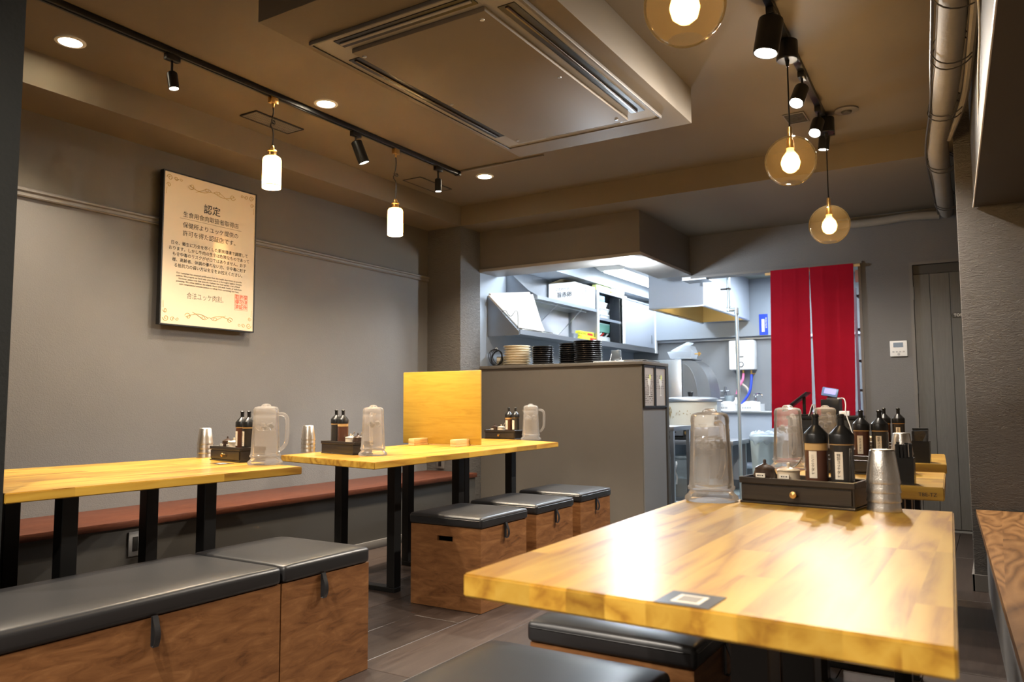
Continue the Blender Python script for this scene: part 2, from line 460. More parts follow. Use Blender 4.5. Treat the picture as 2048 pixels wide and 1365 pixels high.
# ------------------------------------------------------------------ the room shell
XL, YB = -4.17, 6.85
fl = struct('floor', MB().box((XL - 0.1, -2.7, -0.10), (1.1, YB, -0.009)), M_dark)
PW, PL = 0.262, 1.21
plank_me = {}
k = 0
for i in range(21):
    x0 = -4.168 + i * PW - 0.03
    off = (0.0, 0.81, 0.41, 1.08, 0.2)[i % 5]
    y = -2.7 - off
    while y < YB:
        a, b_ = max(y, -2.7), min(y + PL, YB)
        xa, xb = max(x0, XL), min(x0 + PW, 1.05)
        if b_ - a > 0.05 and xb - xa > 0.03:
            hy, hx = (b_ - a) / 2 - 0.0012, (xb - xa) / 2 - 0.0012
            key = (round(hx, 3), round(hy, 3))
            if key not in plank_me:
                mb = MB().box((-hx, -hy, 0), (hx, hy, 0.009), 0.0015, seg=1)
                plank_me[key] = mb.mesh('plank'); plank_me[key].materials.append(M_floor)
            obj('plank', plank_me[key], M_floor, fl, loc=((xa + xb) / 2, (a + b_) / 2, -0.009))
        y += PL
M_kfloor = mat('kitchen_vinyl_floor', (0.34, 0.40, 0.40), 0.35)
struct('floor_kitchen', MB().box((-3.93, YB, -0.10), (-0.42, 9.2, -0.001)), M_kfloor)

struct('ceiling', MB().box((XL - 0.1, -2.7, 2.67), (1.1, 5.354, 2.77)), M_ceil)
cb = MB().box((XL - 0.1, 5.354, 2.50), (1.1, 6.95, 2.77))
struct('ceiling_lowered', cb, M_ceil)
struct('wall_left', MB().box((XL - 0.1, -2.7, 0), (XL, 5.354, 2.067)), M_paint)
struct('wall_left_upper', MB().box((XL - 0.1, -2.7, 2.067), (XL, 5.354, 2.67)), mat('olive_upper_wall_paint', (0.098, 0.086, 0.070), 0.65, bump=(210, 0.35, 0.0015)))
struct('wall_front', MB().box((XL - 0.1, -2.8, 0), (1.1, -2.7, 2.67)), M_paint)
struct('wall_right', MB().box((1.05, -2.7, 0), (1.15, 4.812, 2.67)), M_paint)
struct('wall_left_pillar', MB().box((XL - 0.1, 5.354, 0), (-3.818, 5.655, 2.50), 0.006), M_plaster)
struct('wall_right_pillar', MB().box((-0.134, 4.812, 0), (1.15, 6.95, 2.50), 0.006), M_plaster)
struct('wall_right_pillar_top', MB().box((-0.134, 4.812, 2.50), (1.15, 5.354, 2.67)), M_plaster)
struct('wall_partition_left', MB().box((XL, 0.93, 0), (-2.548, 1.216, 2.67), 0.006), mat('dark_plaster', (0.007, 0.008, 0.007), 0.8, bump=(60, 0.5, 0.004)))
# beams and bulkheads
struct('trim_1', MB().box((XL, -2.7, 2.50), (-3.815, 5.354, 2.67)), M_ceil)
struct('trim_2', MB().box((-2.39, 1.985, 2.477), (-1.315, 3.97, 2.67), 0.004), M_ceil)
# picture rail on the left wall
mb = MB()
prof = [(0, 0), (0.016, 0.0), (0.020, 0.006), (0.012, 0.012), (0.012, 0.026), (0.022, 0.032), (0.022, 0.040), (0.014, 0.046), (0.0, 0.052)]
mb.prism([(XL + a, 2.045 + b) for a, b in prof], 5.354 - 1.216, 'y', 1.216)
struct('trim_3', mb, M_trim)
# back wall pieces
struct('wall_back', MB().box((-0.905, YB, 0), (-0.535, 6.95, 2.50)), M_paint)
struct('wall_back_header', MB().box((-2.40, YB, 2.13), (-0.905, 6.95, 2.50)), M_paint)
struct('wall_back_door_header', MB().box((-0.535, YB, 2.085), (-0.134, 6.95, 2.50)), M_paint)
struct('trim_4', MB().box((-2.31, 6.835, 2.112), (-0.875, 6.96, 2.132)).box((-0.905, 6.835, 0), (-0.885, 6.96, 2.112)), M_trim)
# bulkhead over the serving counter
struct('trim_5', MB().box((-3.83, 5.655, 2.165), (-2.315, 5.735, 2.50)).box((-2.395, 5.735, 2.165), (-2.315, 6.85, 2.50)), M_counter)
struct('trim_6', MB().box((-3.83, 5.640, 2.140), (-2.302, 5.95, 2.165), 0.003).box((-2.62, 5.95, 2.140), (-2.302, 6.835, 2.165), 0.003), mat('bulkhead_lip', (0.30, 0.28, 0.26), 0.5))
struct('trim_7', MB().box((-2.395, 6.85, 2.10), (-2.17, 7.05, 2.13)), M_steeld)
# counter half wall
struct('wall_counter', MB().box((-3.818, 5.656, 0), (-2.318, 6.18, 1.283)), M_counter)
struct('trim_8', MB().box((-3.818, 5.640, 1.284), (-2.300, 6.20, 1.311), 0.004), M_counter)
struct('trim_9', MB().box((-2.322, 6.155, 0), (-2.303, 6.20, 1.283)), M_dark)
M_sidep = mat('grey_side_panel', (0.17, 0.17, 0.172), 0.5, bump=(200, 0.2, 0.001))
struct('trim_10', MB().box((-2.318, 5.662, 0), (-2.309, 6.13, 0.925)), M_sidep)
# kitchen shell
struct('wall_kitchen_left', MB().box((-3.93, 5.656, 0), (-3.83, 9.2, 2.5)), M_kwall)
struct('wall_kitchen_back', MB().box((-3.93, 9.1, 0), (-0.42, 9.2, 2.5)), M_kdark)
struct('wall_kitchen_right', MB().box((-0.52, 6.95, 0), (-0.42, 9.1, 2.5)), M_kwall)
struct('ceiling_kitchen', MB().box((-3.83, 5.76, 2.40), (-2.42, 6.95, 2.42)).box((-3.83, 6.95, 2.40), (-0.52, 9.1, 2.42)), M_kceil)
struct('trim_11', MB().box((-3.83, 5.765, 2.245), (-3.51, 9.1, 2.399)), M_kwall)
# pale upper band of the kitchen back wall
struct('trim_12', MB().box((-3.49, 9.0, 1.745), (-2.02, 9.099, 2.399)), M_kwall)
struct('trim_13', MB().box((-3.83, 9.06, 1.715), (-0.53, 9.099, 1.742)), M_steeld)
struct('baseboard_right', MB().box((-0.142, 4.800, 0.001), (-0.02, 4.811, 0.085)).box((-0.146, 4.800, 0.001), (-0.1345, 6.84, 0.085)), M_trim)
struct('baseboard_back', MB().box((-0.88, 6.838, 0.001), (-0.57, 6.849, 0.06)), M_dark)
# overhead boxing along the right wall (its lower edge runs a little askew)
mb = MB(); A, B_, D, E_ = (-0.052, 4.811), (0.065, 2.0), (0.17, -0.5), (1.049, -0.5)
pts = [A, B_, D, E_, (1.049, 4.811)]
mb.prism(pts, 2.669 - 2.027, 'z', 2.027)
struct('trim_14', mb, M_dark)
mb = MB(); mb.tube([(A[0] - 0.002, A[1] - 0.01, 2.028), (B_[0] - 0.002, B_[1], 2.028), (D[0] - 0.002, D[1], 2.028)], 0.004, 6)
struct('trim_15', mb, M_white)

# toilet door: frame, four upright boards, hinges, sign
door = struct('door_1', MB().box((-0.535, 6.838, 2.062), (-0.135, 6.93, 2.085)).box((-0.535, 6.838, 0), (-0.512, 6.93, 2.062)), M_trim)
struct('door_leaf', MB().box((-0.511, 6.872, 0.012), (-0.135, 6.90, 2.060)), M_dark, door)
for a, b_ in ((-0.510, -0.398), (-0.395, -0.262), (-0.259, -0.150)):
    obj('door_board', MB().box((a, 6.862, 0.02), (b_, 6.872, 1.985), 0.0015, seg=1), M_door, door)
obj('top_rail', MB().box((-0.510, 6.862, 1.989), (-0.150, 6.872, 2.058), 0.0015, seg=1), M_dark, door)
for z in (1.84, 1.10):
    obj('hinge', MB().cyl((-0.512, 6.852, z - 0.05), (-0.512, 6.852, z + 0.05), 0.006, seg=10), M_steeld, door)
ts = thing('toilet_sign', 'small dark enamel sign reading TOILET on the grey boarded door', 'sign', (-0.19, 6.855, 1.648))
obj('sign_plate', MB().prism([(-0.072, 0), (-0.060, 0.018), (0.052, 0.018), (0.052, -0.018), (-0.060, -0.018)], 0.005, 'y', 0.0), M_dark, ts)
text('TOILET', 0.030, M_paper, ts, (-0.004, -0.0012, 0), FRONT, align='CENTER', bold=0.0006)

# right-hand plank bench and its panel
mb = MB()
mb.prism([(-0.113, 4.80), (0.023, 2.01), (0.10, 0.4), (1.04, 0.4), (1.04, 4.80)][::-1], 0.030, 'z', 0.392)
mb2 = MB(); mb2.prism([(-0.075, 4.798), (0.05, 2.01), (0.13, 0.42), (0.16, 0.42), (0.08, 2.01), (-0.045, 4.798)][::-1], 0.391, 'z', 0.0)
b = thing('wall_bench', 'brown wood-grain wall bench at the right edge under the plastered pillar', 'bench')
obj('bench_top', mb, M_walnut, b); obj('front_panel', mb2, M_sidep, b)
# left wall bench
b = thing('wall_bench', 'long low red-brown plank bench along the left wall', 'bench')
obj('bench_top', MB().box((XL + 0.002, 1.22, 0.385), (-3.645, 5.35, 0.420), 0.003), M_redwood, b)
obj('front_panel', MB().box((-3.70, 1.22, 0.0), (-3.665, 5.35, 0.384)), M_dark, b)
obj('plinth_strip', MB().box((-3.664, 1.22, 0.0), (-3.650, 5.35, 0.055), 0.002), M_trim, b)
o = thing('wall_outlet', 'grey socket plate under the left wall bench', 'outlet', (-3.664, 2.36, 0.30))
obj('outlet_plate', MB().box((0, -0.035, -0.06), (0.010, 0.035, 0.06), 0.003), M_sidep, o)
obj('socket_insert', MB().box((0.010, -0.014, -0.035), (0.013, 0.014, 0.035), 0.001), M_blackp, o)
o = thing('wall_outlet', 'grey socket plate low on the left pillar behind the table', 'outlet', (-3.93, 5.352, 0.93 - 0.30))
o.location = (-4.02, 5.352, 0.50)
obj('outlet_plate', MB().box((-0.04, -0.012, -0.06), (0.04, 0, 0.06), 0.003), M_trim, o)
obj('socket_insert', MB().box((-0.015, -0.015, -0.04), (0.015, -0.012, 0.04), 0.001), M_blackp, o)

# ------------------------------------------------------------------ ceiling fittings
ac = thing('ceiling_air_conditioner', 'ceiling cassette air conditioner with a screwed square panel', 'air conditioner', (0, 0, 2.476))
x0, x1, y0, y1 = -2.335, -1.412, 2.21, 3.76
px0, px1, py0, py1 = -2.235, -1.545, 2.325, 3.665
fr = MB()
fr.box((x0, y0, -0.012), (x1, y1, 0), 0.004)
obj('grille_frame', fr, M_acw, ac)
rim = MB(); rr = 0.006
rim.box((x0 - rr, y0 - rr, -0.018), (x0 + 0.004, y1 + rr, 0), 0.003).box((x1 - 0.004, y0 - rr, -0.018), (x1 + rr, y1 + rr, 0), 0.003)
rim.box((x0 + 0.004, y0 - rr, -0.018), (x1 - 0.004, y0 + 0.004, 0), 0.003).box((x0 + 0.004, y1 - 0.004, -0.018), (x1 - 0.004, y1 + rr, 0), 0.003)
obj('edge_rim', rim, M_trim, ac)
obj('face_panel', MB().box((px0 + 0.02, py0, -0.034), (px1 - 0.005, py1, -0.013), 0.004), M_acp, ac)
for (a, b_, c, d) in ((-2.302, 2.40, -2.240, 3.56), (-1.515, 2.36, -1.442, 3.62), (-2.23, 2.236, -1.56, 2.298), (-2.06, 3.685, -1.60, 3.715)):
    s_ = obj('air_slot', MB().box((a, b_, -0.016), (c, d, -0.0125)), M_blackp, ac)
    wl, hl = c - a, d - b_
    if wl < hl: v_ = MB().box((a + wl * 0.35, b_ + 0.01, -0.022), (a + wl * 0.55, d - 0.01, -0.016), 0.002)
    else: v_ = MB().box((a + 0.01, b_ + hl * 0.35, -0.022), (c - 0.01, b_ + hl * 0.6, -0.016), 0.002)
    obj('louver_vane', v_, M_acw if wl > hl else M_jarb, s_)
for a in (px0 + 0.045, px1 - 0.05):
    for y in (py0 + 0.05, (py0 + py1) / 2, py1 - 0.05):
        obj('screw', MB().lathe([(0, -0.038), (0.008, -0.038), (0.010, -0.034)], 12, Matrix.Translation((a, y, 0))), M_steeld, ac)

# left track with its fittings
TX = -3.245
t = thing('ceiling_track', 'long black lighting track on the left of the ceiling', 'track')
tb = MB().box((TX - 0.017, 1.24, 2.640), (TX + 0.017, 4.50, 2.669), 0.003)
obj('rail', tb, M_black, t)
obj('rail_slot', MB().box((TX - 0.006, 1.26, 2.636), (TX + 0.006, 4.48, 2.641)), M_blackp, t)
obj('end_cap', MB().box((TX - 0.02, 4.50, 2.637), (TX + 0.02, 4.53, 2.669), 0.003), M_black, t)
tag(obj('cable_conduit', MB().box((TX + 0.03, 4.505, 2.655), (-2.86, 4.525, 2.669), 0.002).box((-2.86, 4.510, 2.658), (-2.53, 4.522, 2.669), 0.002), M_trim), 'thin painted conduit running across the ceiling from the left track end', 'conduit')


def downlight(x, y, label):
    d = thing('recessed_downlight', label, 'downlight', (x, y, 2.669), 0, 'recessed downlights in the ceiling')
    obj('trim_ring', MB().lathe([(0.066, 0), (0.066, -0.004), (0.060, -0.007), (0.050, -0.006), (0.047, 0)], 32), M_white, d)
    obj('diffuser', MB().lathe([(0, -0.003), (0.047, -0.003), (0.047, -0.001), (0, -0.001)], 28), M_lampw, d)
    return d


downlight(*DOWN_VIEW[0], 'lit recessed downlight by the left partition, nearest the picture corner')
downlight(*DOWN_VIEW[1], 'lit recessed downlight right of the left track beside the hanging lamps')
downlight(*DOWN_VIEW[2], 'lit recessed downlight beyond the far end of the left track')


def grille(label, loc, n, m_, sx, sy):
    v = thing('ceiling_vent', label, 'vent', loc)
    obj('vent_plate', MB().box((-sx, -sy, -0.006), (sx, sy, 0), 0.002), M_trim, v)
    obj('vent_edge', MB().box((-sx - .006, -sy - .006, -0.008), (-sx, sy + .006, 0)).box((sx, -sy - .006, -0.008), (sx + .006, sy + .006, 0)).box((-sx, -sy - .006, -0.008), (sx, -sy, 0)).box((-sx, sy, -0.008), (sx, sy + .006, 0)), M_ink, v)
    mb = MB()
    for i in range(n):
        for j in range(m_):
            cx = -sx * 0.86 + i * 2 * sx * 0.86 / (n - 1); cy = -sy * 0.86 + j * 2 * sy * 0.86 / (m_ - 1)
            mb.add([(cx - 0.003, cy - 0.003, -0.0068), (cx + 0.003, cy - 0.003, -0.0068), (cx + 0.003, cy + 0.003, -0.0068), (cx - 0.003, cy + 0.003, -0.0068)], [(0, 3, 2, 1)])
    h = obj('vent_holes', mb, M_ink, v); h['kind'] = 'stuff'
    return v


grille('square perforated ceiling vent left of the track', (-3.60, 3.115, 2.669), 9, 16, 0.065, 0.175)
hc = thing('access_hatch', 'square painted access hatch on the ceiling near the far left corner', 'hatch', (-3.64, 4.67, 2.669))
obj('hatch_panel', MB().box((-0.075, -0.19, -0.004), (0.075, 0.19, 0), 0.001), M_ceil, hc)
obj('hatch_edge', MB().box((-0.083, -0.198, -0.006), (-0.076, 0.198, 0)).box((0.076, -0.198, -0.006), (0.083, 0.198, 0)).box((-0.076, -0.198, -0.006), (0.076, -0.191, 0)).box((-0.076, 0.191, -0.006), (0.076, 0.198, 0)), M_dark, hc)


def spot(label, x, y, ztop, d, L, r, power, col=NEUT, lit=M_spotlit, drop=0.06, ang=60, plug=0.035):
    """track spotlight: adapter block, stem and yoke, cylinder head aimed along d"""
    s_ = thing('track_spotlight', label, 'spotlight', (x, y, ztop), 0, 'spotlights on the ceiling tracks')
    obj('track_adapter', MB().box((-0.016, -plug, -0.030), (0.016, plug, 0), 0.003), M_black, s_)
    obj('stem', MB().cyl((0, 0, -0.03), (0, 0, -0.03 - drop), 0.006, seg=12).ball((0, 0, -0.03 - drop), 0.010, 12, 8), M_black, s_)
    dv = Vector(d).normalized(); p0 = Vector((0, 0, -0.03 - drop)) + Vector((dv.x, dv.y, 0)) * 0.01
    m = Matrix.Translation(p0) @ dv.to_track_quat('Z', 'Y').to_matrix().to_4x4()
    mb = MB().lathe([(0, -0.006), (r * 0.75, -0.006), (r * 0.97, 0), (r, 0.008), (r, L), (r * 0.90, L), (r * 0.86, L - 0.012), (r * 0.80, L - 0.012), (0.0, L - 0.02)], 28, m)
    obj('lamp_head', mb, M_black, s_)
    obj('lens', MB().lathe([(0, L - 0.006), (r * 0.80, L - 0.006), (r * 0.80, L - 0.010), (0, L - 0.010)], 24, m), lit, s_)
    if power:
        wp = Vector((x, y, ztop)) + p0 + dv * (L + 0.004)
        lamp('spot_lamp', 'SPOT', wp, power, col, wp + dv, 0.02, ang, 0.5)
    return s_


spot('small black track spotlight shining down, first on the left track', TX, 2.20, 2.640, (0.10, 0.10, -1), 0.075, 0.024, 30, NEUT, ang=75)
spot('larger unlit-sided black cylinder spotlight tilted between the two hanging lamps', TX, 3.45, 2.640, (0.22, 0.34, -1), 0.135, 0.034, 40, WARM, drop=0.03)
spot('small black track spotlight shining down, last on the left track', TX, 4.28, 2.640, (0.0, 0.02, -1), 0.085, 0.024, 26, NEUT, ang=75)


def shade_pendant(label, y, zt, zb, knot):
    p = thing('pendant_lamp', label, 'pendant lamp', (TX, y, 2.640), 0, 'frosted pendant lamps on the left track')
    obj('track_adapter', MB().box((-0.014, -0.025, -0.035), (0.014, 0.025, 0), 0.003).cyl((0, 0, -0.035), (0, 0, -0.055), 0.009, 0.006, 12), M_brass, p)
    z1 = zt + 0.035 - 2.640
    c = MB().tube([(0, 0, -0.055), (0.004, 0.002, -0.055 - knot * 0.5), (-0.004, 0.0, -0.055 - knot)], 0.0035, 8, sub=2)
    c.tube([(-0.004, 0, -0.055 - knot), (-0.035, 0.02, -0.07 - knot), (0.02, 0.0, -0.10 - knot), (0.035, -0.02, -0.085 - knot), (-0.01, 0.0, -0.075 - knot), (-0.03, 0.01, -0.095 - knot), (0.004, 0.0, -0.125 - knot), (0.006, 0, -0.17 - knot), (0, 0, z1 + 0.02)], 0.0035, 8, sub=2)
    obj('cord', c, M_blackp, p)
    obj('socket_cap', MB().lathe([(0, 0.028), (0.008, 0.028), (0.012, 0.018), (0.012, 0.008), (0.024, 0.002), (0.026, -0.004), (0.022, -0.008), (0.022, -0.024), (0.026, -0.028), (0.026, -0.034), (0, -0.034)], 24, Matrix.Translation((0, 0, z1))), M_brass, p)
    zs, ze = z1 - 0.034, zb - 2.640
    r = 0.049
    obj('shade', MB().lathe([(0.0, zs), (0.038, zs), (r - 0.004, zs - 0.006), (r, zs - 0.016), (r, ze), (r - 0.004, ze), (r - 0.004, zs - 0.02), (0.0, zs - 0.012)], 36), M_shade, p)
    obj('shade_rim', MB().lathe([(r + 0.0005, ze + 0.014), (r + 0.002, ze + 0.0125), (r + 0.002, ze + 0.0105), (r + 0.0005, ze + 0.009)], 36, close=True), M_ink, p)
    obj('bulb', MB().ball((0, 0, zs - 0.065), 0.026, 18, 12, (1, 1, 1.25)), M_lampw, p)
    lamp('pendant_light', 'POINT', (TX, y, zb + 0.025), 7, WARM, size=0.015)
    return p


shade_pendant('frosted glass pendant lamp on the left track, the nearer of the two', 2.81, 2.31, 2.140, 0.055)
shade_pendant('frosted glass pendant lamp on the left track, the farther of the two', 3.825, 2.245, 2.070, 0.090)

# right track
RX0, RX1 = (-0.66, 1.2), (-0.79, 5.0)


def rx(y): return RX0[0] + (RX1[0] - RX0[0]) * (y - RX0[1]) / (RX1[1] - RX0[1])


t = thing('ceiling_track', 'black lighting track on the right of the ceiling above the front table', 'track')
mb = MB()
for a, b_ in ((-0.016, 0.016),):
    mb.hexa([(rx(1.2) + a, 1.2, 2.642), (rx(1.2) + b_, 1.2, 2.642), (rx(5.05) + b_, 5.05, 2.642), (rx(5.05) + a, 5.05, 2.642)],
            [(rx(1.2) + a, 1.2, 2.669), (rx(1.2) + b_, 1.2, 2.669), (rx(5.05) + b_, 5.05, 2.669), (rx(5.05) + a, 5.05, 2.669)])
obj('rail', mb, M_black, t)
obj('end_cap', MB().box((rx(5.07) - 0.02, 5.051, 2.638), (rx(5.07) + 0.02, 5.085, 2.669), 0.003), M_black, t)
spot('large black cylinder spotlight at the top, nearest on the right track', rx(3.28) + 0.0, 3.28, 2.642, (-0.16, -0.10, -1), 0.15, 0.052, 18, NEUT, drop=0.015, ang=75)
spot('second black spotlight on the right track, glaring towards the room', rx(4.02), 4.02, 2.642, (-0.20, -0.62, -1), 0.11, 0.036, 20, NEUT, drop=0.05, ang=150)
spot('third black spotlight on the right track, glaring beside the smoke detector', rx(4.55), 4.55, 2.642, (-0.15, -0.65, -1), 0.10, 0.034, 24, NEUT, drop=0.05, ang=150)
spot('fourth small spotlight at the far end of the right track', rx(4.86) - 0.01, 4.86, 2.642, (-0.12, 0.05, -1), 0.10, 0.032, 46, NEUT, drop=0.02, ang=150)


def globe(label, x, y, zc, r=0.113):
    p = thing('globe_pendant', label, 'pendant lamp', (x, y, 2.642), 0, 'glass globe pendant lamps on the right track')
    zr = zc - 2.642
    obj('canopy', MB().lathe([(0, 0), (0.046, 0), (0.048, -0.003), (0.048, -0.085), (0.044, -0.09), (0.0, -0.09)], 28), M_black, p)
    obj('cord_grip', MB().cyl((0, 0, -0.09), (0, 0, -0.118), 0.010, 0.006, 12), M_blackp, p)
    obj('cord', MB().cyl((0, 0, -0.115), (0, 0, zr + r + 0.03), 0.0035, seg=8), M_blackp, p)
    obj('socket', MB().lathe([(0, r + 0.045), (0.009, r + 0.045), (0.011, r + 0.03), (0.011, r - 0.01), (0.016, r - 0.02), (0.018, r - 0.055), (0, r - 0.055)], 20, Matrix.Translation((0, 0, zr))), M_brass, p)
    pr = []; n = 22
    for i in range(n + 1):
        a = PI * (0.03 + (0.86 - 0.03) * i / n); pr.append((math.sin(a) * r, math.cos(a) * r))
    pr2 = [(q * 0.982, z * 0.982) for q, z in pr[::-1]]
    obj('glass_globe', MB().lathe(pr + pr2, 40, Matrix.Translation((0, 0, zr))), M_globe, p)
    bulb = obj('bulb', MB().lathe([(0.014, r - 0.05), (0.017, 0.045), (0.036, 0.018), (0.043, -0.008), (0.036, -0.036), (0.018, -0.052), (0.0, -0.056)], 24, Matrix.Translation((0, 0, zr))), M_bulbg, p)
    fm = MB()
    for q in range(5):
        a = 2 * PI * q / 5
        fm.cyl((0.009 * math.cos(a), 0.009 * math.sin(a), 0.035), (0.015 * math.cos(a + .5), 0.015 * math.sin(a + .5), -0.035), 0.0035, seg=6)
    f = obj('filament', fm, M_filam, bulb); f.location = (0, 0, zr)
    lamp('globe_light', 'POINT', (x, y, zc), 4, (1.0, 0.72, 0.40), size=0.02)
    return p


globe('amber glass globe lamp cut by the top of the picture, nearest', -0.695, 2.06, 2.105, 0.115)
globe('amber glass globe lamp hanging in the middle of the three', rx(3.62), 3.62, 2.080)
globe('amber glass globe lamp hanging farthest back over the right tables', rx(4.75) + 0.01, 4.75, 2.010)
v = thing('ceiling_speaker_grille', 'pale square louvred ceiling grille beside the right track', 'vent', (-0.93, 4.72, 2.669))
obj('grille_frame', MB().box((-0.06, -0.09, -0.006), (0.06, 0.09, 0), 0.002), M_trim, v)
for q in range(8):
    obj('slat', MB().box((-0.052, -0.078 + q * 0.02, -0.010), (0.052, -0.068 + q * 0.02, -0.006), 0.001, seg=1), M_dark, v)
v = thing('smoke_detector', 'round flat detector on the ceiling right of the track', 'detector', (-0.655, 4.74, 2.669))
obj('base', MB().lathe([(0, 0), (0.065, 0), (0.065, -0.008), (0.055, -0.012), (0, -0.012)], 28), M_trim, v)
obj('sensor', MB().lathe([(0, -0.012), (0.030, -0.012), (0.026, -0.022), (0, -0.024)], 20), M_dark, v)

# pipes along the top right
pp = thing('insulated_pipe_bundle', 'wrapped pipe bundle bound with wire along the top right of the room', 'pipe')
path = [(0.02, 1.6, 2.44), (-0.03, 2.3, 2.41), (-0.055, 3.0, 2.42), (-0.10, 3.6, 2.40), (-0.145, 4.2, 2.43), (-0.215, 4.9, 2.41), (-0.225, 5.5, 2.44), (-0.238, 6.1, 2.40), (-0.25, 6.72, 2.43)]
obj('main_pipe', MB().tube(path, 0.055, 14, sub=2, rs=[.050, .055, .05, .052, .055, .048, .055, .050, .056, .048]), M_pipe, pp)
obj('thin_pipe', MB().tube([(p[0] + 0.075 + 0.012 * math.sin(i * 2.1), p[1], p[2] - 0.02 + 0.012 * math.cos(i * 1.7)) for i, p in enumerate(path[:5])] + [(-0.15, 4.72, 2.40)], 0.018, 10, sub=2), M_pipe, pp)
obj('cable', MB().tube([(p[0] - 0.062 + 0.008 * math.sin(i * 1.9), p[1], p[2] - 0.01) for i, p in enumerate(path)], 0.006, 6, sub=2), M_wire, pp)
for q, y in enumerate((2.75, 2.95, 3.05, 3.5, 3.56, 4.25, 4.33, 5.25, 5.33, 6.2, 6.28)):
    for i in range(len(path) - 1):
        if path[i][1] <= y <= path[i + 1][1]:
            f_ = (y - path[i][1]) / (path[i + 1][1] - path[i][1]); c = Vector(path[i]).lerp(Vector(path[i + 1]), f_)
            ring = [(c.x + 0.012 + 0.078 * math.cos(a), y + 0.02 * math.sin(a + q), c.z + 0.060 * math.sin(a)) for a in [2 * PI * k_ / 20 for k_ in range(20)]]
            obj('binding_wire', MB().tube(ring, 0.003, 5, closed=True), M_wire, pp)
tag(obj('insulated_pipe', MB().tube([(-0.30, 6.77, 2.425), (-0.5, 6.77, 2.440), (-0.75, 6.78, 2.425), (-1.05, 6.78, 2.435)], 0.034, 12, sub=2), M_pipe), 'wrapped pipe along the top of the back wall above the door', 'pipe')
obj('loose_cable', MB().tube([(0.01, 3.0, 2.42), (0.015, 3.1, 2.30), (0.0, 3.3, 2.20), (-0.005, 3.7, 2.19), (-0.012, 4.0, 2.16)], 0.004, 6, sub=3), M_paper, pp)

# ------------------------------------------------------------------ certificate poster
PX = XL + 0.002
p = thing('framed_certificate', 'black-framed cream certificate in Japanese on the left wall', 'poster', (PX + 0.035, 3.09, 1.913))
HW, HH = 0.332, 0.452
fm = MB()
fd = 0.034
fm.box((0, -HW - 0.008, -HH - 0.008), (fd, -HW, HH + 0.008)).box((0, HW, -HH - 0.008), (fd, HW + 0.008, HH + 0.008))
fm.box((0, -HW, -HH - 0.008), (fd, HW, -HH)).box((0, -HW, HH), (fd, HW, HH + 0.008))
obj('frame', fm, M_black, p)
obj('wall_mount', MB().box((-0.034, -HW + 0.06, -HH + 0.06), (-0.001, HW - 0.06, HH - 0.06)), M_dark, p)
obj('back_board', MB().box((0, -HW, -HH), (0.026, HW, HH)), M_dark, p)
obj('sheet', MB().box((0.0265, -HW, -HH), (0.030, HW, HH)), M_poster, p)


def ptext(s, size, y, z, m_=M_ink, **k): return text(s, size, m_, p, (0.0312, y, z), RIGHTF, **k)


ptext('認定', 0.062, 0.0, 0.275, bold=0.0006)
ptext('生食用食肉取扱者取得店', 0.037, 0.0, 0.215)
obj('rule_line', MB().box((0.0308, -0.225, 0.189), (0.0311, 0.225, 0.1905)), M_ink, p)
ptext('保健所よりユッケ提供の', 0.037, 0.0, 0.150)
ptext('許可を得た認証店です。', 0.037, 0.0, 0.100)
for i, s_ in enumerate(['日々、衛生に万全を尽くした厨房環境で調理して', 'おります。しかし牛肉の生食は危険なものであって', 'も食中毒のリスクがゼロではありません。お子', '様、高齢者、体調の優れない方、食中毒に対す', 'る抵抗力の弱い方は生食をお控えください。']):
    ptext(s_, 0.0255, 0.0, 0.033 - 0.0335 * i, bold=0.0002)
for i, s_ in enumerate(['Our restaurant has obtained certification from the health department to provide', 'yukhoe. We prepare our food with utmost care in a thoroughly hygienic kitchen.', 'However, please note that even the freshest raw beef carries a risk of food', 'poisoning. We advise children, the elderly, those with weak health, or individuals', 'with compromised immune systems to refrain from consuming raw meat.']):
    ptext(s_, 0.0145, 0.0, -0.143 - 0.0165 * i, bold=0.00015)
sg = ptext('合法ユッケ肉割。', 0.036, -0.02, -0.275, bold=-0.0003, name='handwriting'); sg.scale = (1, 1.2, 1); 
for r_, row in enumerate(['取許保', '得可健', '済証所']):
    ptext(row, 0.032, 0.235, -0.243 - 0.031 * r_, M_redink, bold=0.0004, name='stamp')
obj('stamp_border', MB().box((0.0308, 0.184, -0.226), (0.0311, 0.286, -0.2245)).box((0.0308, 0.184, -0.3245), (0.0311, 0.286, -0.323)).box((0.0308, 0.184, -0.323), (0.0311, 0.1855, -0.226)).box((0.0308, 0.2845, -0.323), (0.0311, 0.286, -0.226)), M_redink, p)


def curl(cy, cz, r0, turns, sgn, flip, n=26, r1=0.004, a0=0.0):
    pts = []
    for i in range(n + 1):
        a = a0 + sgn * turns * 2 * PI * i / n; r = r0 + (r1 - r0) * i / n
        pts.append((0.0312, cy + r * math.cos(a) * flip, cz + r * math.sin(a)))
    return pts


